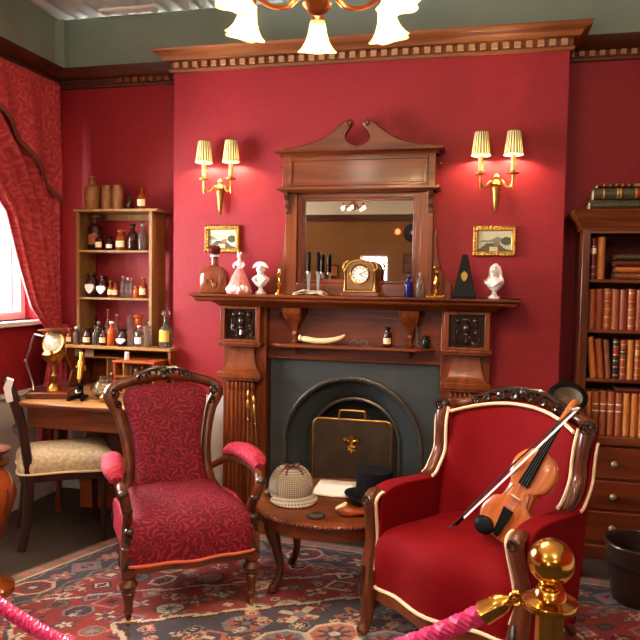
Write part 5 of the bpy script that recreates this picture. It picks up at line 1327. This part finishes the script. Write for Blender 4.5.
for z in (0, .1): bx('rack_shelf', M['oak'], t, -.125, .125, -.07, .09, z, z + .012, .001)
bx('back', M['orangewood'], t, -.125, .125, .082, .09, .012, .19, .001)
for i in range(5):
    for z in (.012, .112):
        B('tiny clear vial standing in the orange specimen rack', (-2.07 - .045 + .038 * i, -.14, ZK + z + .002), .055, .011, M['clear'], M['black'] if i % 2 else M['cork'], None, 'round', 'vials in the specimen rack', 'glass_vial', cat_='vial')
t = thing('pillar_candle', 'short white candle on top of the specimen rack', 'candle', (-2.15, -.12, ZK + .205))
MB().lathe([(.014, 0), (.014, .045), (.01, .048)], 14).build('wax', M['paperw'], t)
MB().tube([(0, 0, .047), (0, 0, .055)], .0012, 5).build('wick', M['ink'], t)
# box under the desk
t = thing('wooden_crate', 'plain orange-brown wooden box on the floor under the desk', 'box', (-2.33, -.03, 0), .1)
bx('crate_body', M['orangewood'], t, -.15, .15, -.09, .09, 0, .16, .004)
bx('crate_lid', M['orangewood'], t, -.155, .155, -.095, .095, .16, .178, .004)

# ================================================================ side chair at the desk
fx, fy = .786, .617
F1 = Vector((-2.025, -.608)); F2 = Vector((-2.34, -.293)); B1 = Vector((-2.347, -.861))
mid = (F1 + F2) / 2
ang = math.atan2(-fx, fy)       # local -y = facing
# local frame: x to the chair's left-right, y backwards
sc_ = thing('side_chair', 'dark wood side chair with cream tapestry seat at the desk', 'chair', (mid.x + .05, mid.y, .0075), math.atan2(fx, -fy))
# local y axis (back) must be -(fx,fy): rotation a with (-sin a, cos a) = (-fx,-fy)
a_ = math.atan2(fx, -fy); sc_.rotation_euler = (0, 0, a_)
so = cat2([(-.235, -.03), (0, -.05), (.235, -.03), (.21, .2), (.185, .42), (0, .43), (-.185, .42), (-.21, .2)], 4, True)
rg = pad_from_outline(so, [(1, .40), (1.02, .43), (1.0, .455), (.93, .48), (.75, .498), (.4, .507), (.04, .509)], (0, .19))
MB().rings(rg).build('seat', M['cream'], sc_)
MB().rings([[(a * k, .19 + (b - .19) * k, z) for a, b in so] for k, z in ((.94, .355), (.97, .36), (.985, .40), (.95, .405))]).build('seat_rail', M['ebony'], sc_)
MB().tube([(a * 1.02, .19 + (b - .19) * 1.02, .402) for a, b in so], .006, 6, True).build('seat_gimp', M['piping'], sc_)
for s in (-1, 1):
    MB().lathe([(.012, 0), (.014, .02), (.017, .2), (.022, .3), (.018, .32), (.024, .345), (.024, .38)], 12, (s * .2, .01, 0)).build('front_leg', M['ebony'], sc_)
    MB().tube(cat([(s * .20, .425, 0), (s * .19, .40, .15), (s * .185, .385, .36), (s * .185, .395, .5), (s * .19, .425, .68), (s * .195, .475, .85)], 5), [.017, .02, .022, .02, .019, .017], 8, fy=1.25).build('back_post', M['ebony'], sc_)
MB().tube(cat([(-.2, .47, .84), (-.1, .485, .86), (0, .49, .868), (.1, .485, .86), (.2, .47, .84)], 5), .02, 8, fx=1.5, fy=.7, up=(0, 0, 1)).build('top_rail', M['ebony'], sc_)
MB().tube(cat([(-.185, .42, .60), (0, .45, .615), (.185, .42, .60)], 5), .014, 8).build('mid_rail', M['ebony'], sc_)
MB().tube([(-.19, .40, .16), (.19, .40, .16)], .01, 8).build('stretcher', M['ebony'], sc_)
t = thing('paper_tag', 'white folded paper tag hung over the side chair top rail', 'tag', (mid.x + .05, mid.y, .0075)); t.rotation_euler = (0, 0, a_)
MB().prism([(.458, .80), (.488, .79), (.505, .87), (.485, .915), (.455, .905), (.468, .86)], -.2235, -.2205, 'x').build('tag_sheet', M['paperw'], t)
MB().prism([(.485, .915), (.455, .905), (.455, .902), (.485, .912)], -.2205, -.16, 'x').build('tag_fold', M['paperw'], t)

# carved urn pedestal at the left
t = thing('urn_pedestal', 'carved mahogany urn shaped pedestal beside the side chair', 'pedestal', (-2.19, -1.34, .0095))
MB().lathe([(.13, 0), (.13, .03), (.10, .05), (.05, .09), (.035, .14), (.05, .2), (.075, .27), (.105, .35), (.128, .43), (.13, .48), (.118, .53), (.085, .57), (.075, .58)], 28).build('urn_body', plain('glossy_mahogany_urn', srgb(140, 66, 20), .2, noise=.35, nscale=5, coat=.5), t)
MB().lathe([(.075, .575), (.105, .585), (.115, .60), (.085, .61), (.08, .635), (.11, .645), (.12, .66), (.10, .668), (.001, .67)], 28).build('moulded_top', M['walnutx'], t)
m = MB()
for i in range(8):
    q = i * PI / 4; m.tube(cat([(.04 * cos(q), .04 * sin(q), .15), (.1 * cos(q), .1 * sin(q), .33), (.134 * cos(q), .134 * sin(q), .44), (.13 * cos(q), .13 * sin(q), .49)], 4), [.006, .009, .01, .004], 6)
m.build('carved_leaves', M['walnut'], t)

# ================================================================ bookcase and books
BX0, BX1, BY = .468, 1.62, -.12
bk = thing('bookcase', 'mahogany bookcase with drawers below filled with leather books', 'bookcase', (0, 0, 0))
bx('side', M['walnut'], bk, BX0, BX0 + .03, BY, .215, 0, 1.78, .003)
bx('side', M['walnut'], bk, BX1 - .03, BX1, BY, .215, 0, 1.78, .003)
bx('front_stile', M['walnut'], bk, BX0 - .004, BX0 + .036, BY - .012, BY, .60, 1.78, .004)
bx('front_stile', M['walnut'], bk, BX1 - .036, BX1 + .004, BY - .012, BY, .60, 1.78, .004)
bx('back_panel', wood('red_stained_back', srgb(96, 30, 26), srgb(120, 42, 34), 2, 6, .6, 0), bk, BX0 + .03, BX1 - .03, .195, .212, .0, 1.78, 0)
m = MB(); sweep(m, [(BX0, .215), (BX0, BY), (BX1, BY), (BX1, .215)], [(-.01, 1.73), (.012, 1.73), (.015, 1.76), (.03, 1.785), (.05, 1.81), (.055, 1.835), (-.01, 1.835)]); m.build('cornice', M['walnutx'], bk)
bx('top_board', M['walnutx'], bk, BX0, BX1, BY, .215, 1.78, 1.834, .002)
bx('frieze_rail', M['walnutx'], bk, BX0 + .03, BX1 - .03, BY, BY + .02, 1.715, 1.78, .002)
SH = [1.478, 1.216, .958, .66]
for z in SH[:3]:
    bx('shelf', M['walnutx'], bk, BX0 + .03, BX1 - .03, BY + .006, .195, z - .018, z, .003)
bx('shelf', M['walnutx'], bk, BX0 - .012, BX1 + .012, BY - .03, .195, .615, .66, .006)
zz = [(.435, .60), (.27, .42), (.10, .255)]
fig = wood('figured_drawer_mahogany', srgb(64, 22, 8), srgb(122, 52, 22), 0, 4, .25, .4)
bx('carcase_front', M['walnutx'], bk, BX0 + .03, BX1 - .03, BY + .004, BY + .02, .07, .615, .002)
for (a, b) in zz:
    d = bx('drawer', fig, bk, BX0 + .05, BX1 - .05, BY - .008, BY + .004, a, b, .004)
    for x in (BX0 + .19, BX1 - .19):
        MB().lathe([(.008, 0), (.008, .01), (.018, .018), (.016, .026), (.010, .032), (.001, .035)], 14, M=Matrix.Translation((x, BY - .008, (a + b) / 2)) @ Matrix.Rotation(PI / 2, 4, 'X')).build('knob', plain('pale_glass_knob', srgb(150, 140, 100), .2, .3), d)
bx('plinth', M['walnutx'], bk, BX0 - .008, BX1 + .008, BY - .012, .21, 0, .075, .006)

leathers = {'tan': srgb(190, 110, 50), 'rust': srgb(162, 84, 42), 'brick': srgb(144, 68, 38), 'brown': srgb(134, 76, 40), 'black': srgb(34, 28, 26), 'maroon': srgb(92, 26, 24), 'olive': srgb(70, 62, 38), 'gold': srgb(190, 120, 54)}
LM = {k: plain('leather_' + k, v, .42, noise=.22, nscale=25, coat=.15) for k, v in leathers.items()}
book_proto = {}
def make_book(col, bands, labelcol):
    t = thing('leather_book', '', 'book')
    W, H, D = 1., 1., 1.     # unit book: thickness x, depth y (spine at y=0 facing -y), height z
    o = [(-.5, 1), (-.5, .06), (-.42, .02), (-.2, -.02), (0, -.03), (.2, -.02), (.42, .02), (.5, .06), (.5, 1), (.42, 1), (.42, .1), (-.42, .1), (-.42, 1)]
    MB().prism(o, 0, 1, 'z').build('cover', LM[col], t, angle=30)
    MB().box(-.42, .42, .1, .97, .02, .98).build('pages', M['pages'], t, flat=True)
    m = MB()
    so_ = [(-.46, .03), (-.42, .005), (-.2, -.04), (0, -.052), (.2, -.04), (.42, .005), (.46, .03), (.3, .08), (-.3, .08)]
    for z in bands: m.prism(so_, z - .012, z + .012, 'z')
    m.build('spine_bands', M['gilt_line'] if labelcol != 'plain' else LM[col], t, angle=30)
    if labelcol not in ('plain', None):
        so2 = [(a * .97, b + .008) for a, b in so_]
        MB().prism(so2, .62, .76, 'z').build('spine_label', M[labelcol], t, angle=30)
    return t
def put_book(key, loc, th, h, d, lab, group=None, rot=(0, 0, 0)):
    args = key
    if key not in book_proto:
        o = make_book(*args); book_proto[key] = o
    else:
        o = copy_tree(book_proto[key])
    o.location = (loc[0], loc[1], loc[2] + .001); o.scale = (th * .985, d, h); o.rotation_euler = rot
    o['label'] = lab
    if group: o['group'] = group
    elif 'group' in o: del o['group']
    return o
yb0 = BY + .022
ORD = ['first', 'second', 'third', 'fourth', 'fifth', 'sixth', 'seventh', 'eighth', 'ninth', 'tenth', 'eleventh', 'twelfth', 'thirteenth', 'fourteenth', 'fifteenth', 'sixteenth', 'seventeenth', 'eighteenth', 'nineteenth', 'twentieth'] + ['twenty-' + q for q in ('first', 'second', 'third', 'fourth', 'fifth', 'sixth', 'seventh', 'eighth', 'ninth')] + ['thirtieth'] + ['thirty-' + q for q in ('first', 'second', 'third', 'fourth', 'fifth')]
# upper shelf
z = SH[0]
x = BX0 + .036 + .018
put_book(('maroon', (.12, .3, .62, .8), 'labelw'), (x + .002, yb0, z), .034, .212, .15, 'dark maroon book with white spine bands standing on the top bookcase shelf')
put_book(('gold', (.1, .9), 'plain'), (x + .041, yb0, z), .036, .218, .15, 'ochre tan book standing beside the maroon one on the top bookcase shelf')
zz = z
for i, (key, th, L_, lab) in enumerate(((('brown', (.15, .4, .6, .85), 'plain'), .032, .21, 'brown book lying at the bottom of the flat pile on the top bookcase shelf'), (('tan', (.2, .5, .8), 'plain'), .03, .19, 'tan book lying second from the bottom in the flat shelf pile'), (('maroon', (.2, .5, .8), 'plain'), .03, .2, 'maroon book lying third in the flat shelf pile'), (('olive', (.15, .4, .6, .85), 'plain'), .03, .2, 'olive book lying on top of the flat pile on the top bookcase shelf'))):
    # lying with the spine to the viewer
    put_book(key, (.632 + .005 * (i % 2), yb0 + .01, zz + th / 2), th, L_, .15, lab, None, (0, PI / 2, 0)); zz += th + .003
x = .90
while x < BX1 - .08:
    put_book(('brown', (.12, .3, .6, .85), 'skinlabel'), (x, yb0, z), .04, .205, .15, 'brown book with red label standing past the flat pile on the top bookcase shelf', 'books past the flat pile on the top shelf'); x += .042
# second shelf: a uniform set
z = SH[1]; x = BX0 + .036 + .02; i = 0; rb = random.Random(3)
while x < BX1 - .06:
    th = .038
    k = [('rust', (.1, .25, .45, .65, .85), 'plain'), ('brick', (.1, .25, .45, .65, .85), 'plain'), ('rust', (.1, .3, .5, .7, .9), 'skinlabel')][rb.randrange(3)]
    nm = {'plain': 'without a label', 'skinlabel': 'with red label'}[k[2]]
    put_book(k, (x, yb0 + .004 * rb.random(), z), th, .208 + rb.choice((0, .002, .004)), .15, '%s leather volume %s, %s from the chimney end of the second bookcase shelf' % (k[0], nm, ORD[i]), 'even set of volumes on the second shelf'); x += th + .001; i += 1
# third shelf: mixed, first ones leaning
z = SH[2]
seq = [('tan', 'plain', .034, .215, -.12, 'tan book leaning against the bookcase side on the third shelf'), ('rust', 'plain', .032, .205, -.10, 'rust brown book leaning second on the third bookcase shelf'), ('brown', 'plain', .03, .20, -.08, 'thin brown book leaning third on the third bookcase shelf'),
       ('black', 'skinlabel', .034, .21, 0, 'black book with red label on the third bookcase shelf'), ('brick', 'ink', .033, .205, 0, 'brick red book with dark label on the third bookcase shelf'), ('gold', 'plain', .032, .205, 0, 'ochre book between brick red and red-gilt ones on the third shelf'), ('rust', 'gilt_line', .03, .205, 0, 'rust book with gilt label on the third bookcase shelf'), ('tan', 'skinlabel', .034, .21, 0, 'tan book with red label on the third bookcase shelf')]
x = BX0 + .036 + .043
for (c_, l_, th, h, tilt, lab) in seq:
    put_book((c_, (.12, .3, .5, .7, .88) if c_ != 'black' else (.1, .3, .45, .6, .8, .92), l_), (x, yb0, z + (abs(sin(tilt)) * th / 2)), th, h, .15, lab, None, (0, tilt, 0)); x += th + (.003 if tilt else .002)
while x < BX1 - .06:
    c_ = rb.choice(('tan', 'brown', 'brick', 'rust')); put_book((c_, (.12, .3, .5, .7, .88), 'plain'), (x, yb0, z), .036, .205, .15, c_ + ' unlabelled leather book standing past the tan red-labelled one on the third shelf', c_ + ' books at the end of the third shelf'); x += .039
# bottom shelf
z = SH[3]
x = BX0 + .036 + .02
keys = [('tan', 'plain'), ('rust', 'w'), ('rust', 'w'), ('rust', 'w'), ('rust', 'w')] + [('tan', 'plain')] * 30
M['w'] = M['labelw']
for i, (c_, l_) in enumerate(keys):
    if x > BX1 - .06: break
    if l_ == 'w': key = ('rust', (.56, .72), 'w2'); M['w2'] = LM['rust']; lab = 'rust book with pale spine bands, %s from the chimney end of the bottom shelf' % ORD[i]; g_ = 'rust books with pale bands'
    else: key = ('gold' if i % 2 else 'tan', (.1, .3, .5, .7, .9), 'plain'); lab = '%s ribbed book, %s from the chimney end of the bottom bookcase shelf' % ('ochre' if i % 2 else 'tan', ORD[i]); g_ = 'ribbed books on the bottom shelf'
    put_book(key, (x, yb0, z), .036, .225, .16, lab, g_); x += .038
for key, o in book_proto.items():
    if key[2] == 'w2':
        for ob in bpy.data.objects:
            if ob.name.startswith('spine_bands') and ob.data == [c for c in o.children if c.name.startswith('spine_bands')][0].data:
                ob.data.materials[0] = M['labelw']
put_book(('maroon', (.2, .4, .6, .8), 'plain'), (.66, yb0 - .004, z + .2255 + .014), .026, .26, .14, 'thin maroon book lying flat across the bottom shelf row', None, (0, PI / 2, 0))
# large volumes lying on top of the case
zz = 1.835
for i, (key, th, L_, d, lab) in enumerate(((('olive', (.14, .36, .62, .86), 'plain'), .055, .37, .22, 'large olive folio lying lowest on top of the bookcase'), (('olive', (.14, .34, .38, .6, .86), 'skinlabel'), .06, .34, .21, 'thick olive folio with red labels lying second on top of the bookcase'), (('maroon', (.1, .2, .3, .4, .5, .6, .7, .8, .9), 'gilt_line'), .02, .3, .19, 'thin red book with gilt dots topping the pile on the bookcase'))):
    put_book(key, (.50 + .018 * i, -.085 + .008 * i, zz + th / 2), th, L_, d, lab, None, (0, PI / 2, 0)); zz += th + .003

# leather bin in front of the bookcase
t = thing('leather_bucket', 'dark brown leather bucket standing in front of the bookcase drawers', 'bucket', (.715, -.60, ZRUG)); t.scale = (1.05, 1.05, .95)
MB().lathe([(.115, 0), (.12, .01), (.135, .15), (.15, .28), (.145, .28), (.13, .15), (.11, .02), (.001, .02)], 28, wob=lambda a, z: 1 + .01 * sin(5 * a)).build('body', M['leather_dark'], t)
MB().tube([(.15 * cos(a), .15 * sin(a), .28) for a in np.linspace(0, 2 * PI, 33)[:-1]], .009, 8, True).build('rim', M['leather_dark'], t)
MB().lathe([(.141, .17), (.146, .172), (.150, .20), (.146, .203)], 28).build('strap_band', plain('black_strap', srgb(38, 26, 22), .35), t)
bx('buckle_patch', plain('tan_leather_patch', srgb(130, 70, 40), .4), t, -.03, .03, -.148, -.13, .10, .16, .004)
# bowler on a stand behind the velvet chair
t = thing('hat_stand', 'slim dark pedestal stand between the wing chair and the bookcase', 'stand', (.385, -.34, .0095))
MB().lathe([(.11, 0), (.11, .015), (.03, .04), (.018, .1), (.022, .4), (.018, .70), (.03, .75), (.065, .77), (.07, .782), (.001, .783)], 24).build('turned_column', M['ebony'], t)
t = thing('bowler_hat', 'glossy black bowler hat lying upturned behind the red wing chair', 'hat', (.39, -.345, .842)); t.rotation_euler = (.62, 0, 0)
MB().lathe([(.02, .0), (.05, .006), (.068, .03), (.074, .06), (.078, .068), (.072, .066), (.064, .032), (.045, .012), (.001, .010)], 32).build('crown', M['black'], t)
def brm(u, v):
    a = 2 * PI * u; r = .074 + .026 * v
    return (r * cos(a) * .95, r * sin(a), .066 + .012 * v - .016 * v * abs(cos(a)))
MB().grid(brm, 40, 4).build('curled_brim', M['black'], t, thick=.006, rec=False)
MB().lathe([(.071, .064), (.062, .034), (.045, .0165), (.001, .014)], 28, cap=False).build('lining', plain('olive_satin_lining', srgb(104, 92, 72), .4), t, rec=False)

# ================================================================ barrier post and rope
PX, PY = .127, -2.65
t = thing('stanchion_post', 'polished brass barrier post with ball finial before the wing armchair', 'barrier post', (PX, PY, .0095))
MB().lathe([(.15, 0), (.155, .01), (.15, .025), (.06, .045), (.03, .06)], 40).build('base', M['brass'], t)
MB().lathe([(.0255, .055), (.0255, .835)], 28).build('pole', M['brass'], t)
MB().lathe([(.026, .83), (.05, .836), (.052, .842), (.05, .848), (.03, .854), (.027, .868), (.018, .875)], 32).build('collar', M['brass'], t)
MB().lathe([(.018, .87), (.022, .876), (.016, .882), (.016, .892)], 28).build('neck', M['brass'], t)
MB().sph((0, 0, .922), .0425, 36, 20).build('ball_finial', M['brass'], t)
MB().tube([(-.05 - .011 * (1 - cos(a)), 0, .842 + .012 * sin(a)) for a in np.linspace(0, 2 * PI, 17)[:-1]], .0035, 8, True).build('hook_ring', M['brass'], t)
PX2 = -1.92; PY2 = -2.24
t = thing('stanchion_post', 'polished brass barrier post at the far end of the pink rope', 'barrier post', (PX2, PY2, .0095))
for nm, pr in (('base', [(.15, 0), (.155, .01), (.15, .025), (.06, .045), (.03, .06)]), ('pole', [(.0255, .055), (.0255, .835)]), ('collar', [(.026, .83), (.05, .836), (.052, .842), (.05, .848), (.03, .854), (.027, .868), (.018, .875)])):
    MB().lathe(pr, 28).build(nm, M['brass'], t)
MB().sph((0, 0, .922), .0425, 28, 16).build('ball_finial', M['brass'], t)
# rope: twisted strands on a sagging line
rp = thing('barrier_rope', 'twisted bright pink barrier rope hanging from the brass post', 'rope', (0, 0, 0))
xa, xb = PX - .058, PX2 + .055
import math as _m
def sag(s):
    x = xa + (xb - xa) * s
    return Vector((x, PY - .2 * (x - PX), .408 * x * x + .732 * x + .801))
ends0, ends1 = .028, .972
cen = [sag(ends0 + (ends1 - ends0) * i / 240) for i in range(241)]
arc = [0]
for i in range(240): arc.append(arc[-1] + (cen[i + 1] - cen[i]).length)
RR = .0115
for k in range(4):
    pts = []
    for i, p in enumerate(cen):
        tg = (cen[min(i + 1, 240)] - cen[max(i - 1, 0)]).normalized()
        n1 = Vector((0, 1, 0)); n2 = tg.cross(n1)
        a = arc[i] / .05 * 2 * PI + k * PI / 2
        pts.append(p + n1 * (RR * cos(a)) + n2 * (RR * sin(a)))
    MB().tube(pts, .0095, 7).build('rope_strand', M['rope'], rp)
for (s0, s1) in ((0.0, ends0 + .004), (1.0, ends1 - .004)):
    A_ = sag(s0); B_ = sag(s1); d = B_ - A_
    Mx = Matrix.Translation(A_) @ d.to_track_quat('Z', 'Y').to_matrix().to_4x4(); L = d.length
    MB().lathe([(.006, L * .05), (.009, L * .12), (.007, L * .2), (.012, L * .3), (.018, L * .4), (.021, L * .6), (.023, L * .95), (.024, L), (.019, L)], 20, M=Mx).build('brass_ferrule', M['brass'], rp)
    MB().tube([Vector(A_) + d.normalized() * (.008 + .011 * cos(a)) + Vector((0, .0, .011 * sin(a))) for a in np.linspace(0, 2 * PI, 15)[:-1]], .003, 6, True).build('hook', M['brass'], rp)

# ================================================================ chandeliers
M['shade_glow'] = emit('lit_frosted_shade', (1, .70, .18, 1), 1.6)
nt = M['shade_glow'].node_tree; p = nt.nodes['Principled BSDF']
p.inputs['Base Color'].default_value = (.5, .4, .2, 1)
tr_ = node(nt, 'ShaderNodeBsdfTransparent'); tr_.inputs[0].default_value = (1, .9, .72, 1)
mx_ = node(nt, 'ShaderNodeMixShader'); mx_.inputs[0].default_value = .5
nt.links.new(p.outputs[0], mx_.inputs[1]); nt.links.new(tr_.outputs[0], mx_.inputs[2]); nt.links.new(mx_.outputs[0], nt.nodes['Material Output'].inputs[0])
def chandelier(lab, cx, cy, zl, zc, arms, R_, k, energy, rot0):
    """zl: height of shade rims, zc: ceiling"""
    t = thing('chandelier', lab, 'chandelier', (cx, cy, zl))
    H = zc - zl
    MB().lathe([(.01, .03), (.03, .04), (.045, .06), (.03, .08), (.05, .10), (.07, .125), (.05, .15), (.025, .17), (.018, .24), (.03, .26), (.012, .29), (.01, .34)], 20).build('hub', M['copper'], t)
    MB().tube([(0, 0, .33), (0, 0, H)], .008, 8).build('stem', M['copper'], t)
    MB().lathe([(.07, H - .001), (.065, H - .02), (.02, H - .04)], 20).build('ceiling_rose', M['copper'], t)
    me = None
    for i in range(arms):
        a = rot0 + 2 * PI * i / arms
        Ma = Matrix.Rotation(a, 4, 'Z')
        ar = MB().tube(cat([(.04, 0, .12), (.10, 0, .075), (.17, 0, .09), (R_ - .015, 0, .135), (R_ + .012, 0, .15), (R_ + .01, 0, .128)], 5), [.009, .008, .008, .009, .01], 8, M=Ma).build('arm', M['copper'], t)
        tilt = Ma @ Matrix.Translation((R_, 0, .115)) @ Matrix.Rotation(-.22, 4, 'Y')
        MB().lathe([(.012, .02), (.02, .01), (.022, -.01), (.026, -.018)], 14, M=tilt).build('shade_holder', M['copper'], ar)
        pr = [(r * k, z * k) for r, z in ((.022, -.012), (.026, -.03), (.030, -.055), (.037, -.078), (.048, -.098), (.058, -.108))]
        MB().lathe([(r, z) for r, z in pr], 40, M=tilt, cap=False, wob=lambda q, z: 1 + (.17 * max(0, (-z / k - .045) / .06)) * cos(5 * q)).build('flower_shade', M['shade_glow'], t, rec=False, thick=.003)
        l = light('chandelier_bulb', 'POINT', tuple(tilt @ Vector((0, 0, -.075 * k))), energy, (1, .80, .55), .02, t)
        MB().sph((0, 0, -.07 * k), (.012 * k, .012 * k, .02 * k), 10, 8, M=tilt @ Matrix.Identity(4)).build('glow_lamp', M['bulb'], ar)
    return t
chandelier('copper chandelier with six lit frosted flower shades hanging over the rug', -.518, -1.95, 2.20, ZC - .01, 6, .243, 1, 17, .2365 + PI / 2)
# ---------------------------------------------------------------- visitors' side, seen in the mirror
chandelier('copper chandelier with five lit flower shades hanging in the visitor hall', -2.17, -7.3, 2.55, ZC - .01, 5, .17, .55, 6, .3)
def hall_picture(x, z, w_, h, lab, col):
    t = thing('framed_print', lab, 'picture', (x, YB, z))
    m = MB(); fw = .03
    for (a, b, c_, d) in ((-w_ / 2, w_ / 2, h / 2 - fw, h / 2), (-w_ / 2, w_ / 2, -h / 2, -h / 2 + fw), (-w_ / 2, -w_ / 2 + fw, -h / 2 + fw, h / 2 - fw), (w_ / 2 - fw, w_ / 2, -h / 2 + fw, h / 2 - fw)): m.box(a, b, 0, .025, c_, d)
    m.build('frame', M['walnut'], t, bevel=.003)
    bx('print', plain('print_paper', col, .6, noise=.4, nscale=12), t, -w_ / 2 + fw, w_ / 2 - fw, .002, .01, -h / 2 + fw, h / 2 - fw, 0)
hall_picture(-2.89, 1.625, .25, .24, 'small orange framed print on the brown hall wall', srgb(190, 110, 60))
hall_picture(-1.46, 1.78, .2, .36, 'upright dark framed print on the brown hall wall', srgb(110, 80, 60))
t = thing('round_shield', 'dark blue round shield hanging on the brown hall wall', 'shield', (-1.39, YB, 2.34))
MB().lathe([(.17, 0), (.175, .01), (.15, .03), (.06, .05), (.001, .055)], 28, M=Matrix.Rotation(-PI / 2, 4, 'X')).build('disc', plain('blue_black_lacquer', srgb(28, 36, 48), .35), t)
MB().lathe([(.04, .045), (.03, .07), (.001, .075)], 16, M=Matrix.Rotation(-PI / 2, 4, 'X')).build('boss', M['steel'], t)
t = thing('hall_wall_lamp', 'small orange glowing lamp on the brown hall wall', 'wall lamp', (-1.66, YB, 2.34))
MB().tube([(0, 0, -.05), (0, .06, -.06), (0, .08, -.03)], .008, 8).build('bracket', M['brass_dull'], t)
MB().lathe([(.03, -.03), (.055, .0), (.04, .05), (.02, .07)], 16, (0, .08, 0)).build('glass_shade', emit('orange_glow', (1, .3, .1, 1), 1.2), t)

# fine carving and raised spine bands are too small to pick apart
for ob in bpy.data.objects:
    n = ob.name.split('.')[0]
    if n in ('carved_crest', 'arm_scroll', 'carved_scroll', 'spine_bands', 'relief_ornament', 'carved_leaves', 'carved_beading', 'hour_marks', 'crystals', 'leaf_capital', 'white_ruffle', 'gilt_columns'):
        ob['kind'] = 'stuff'
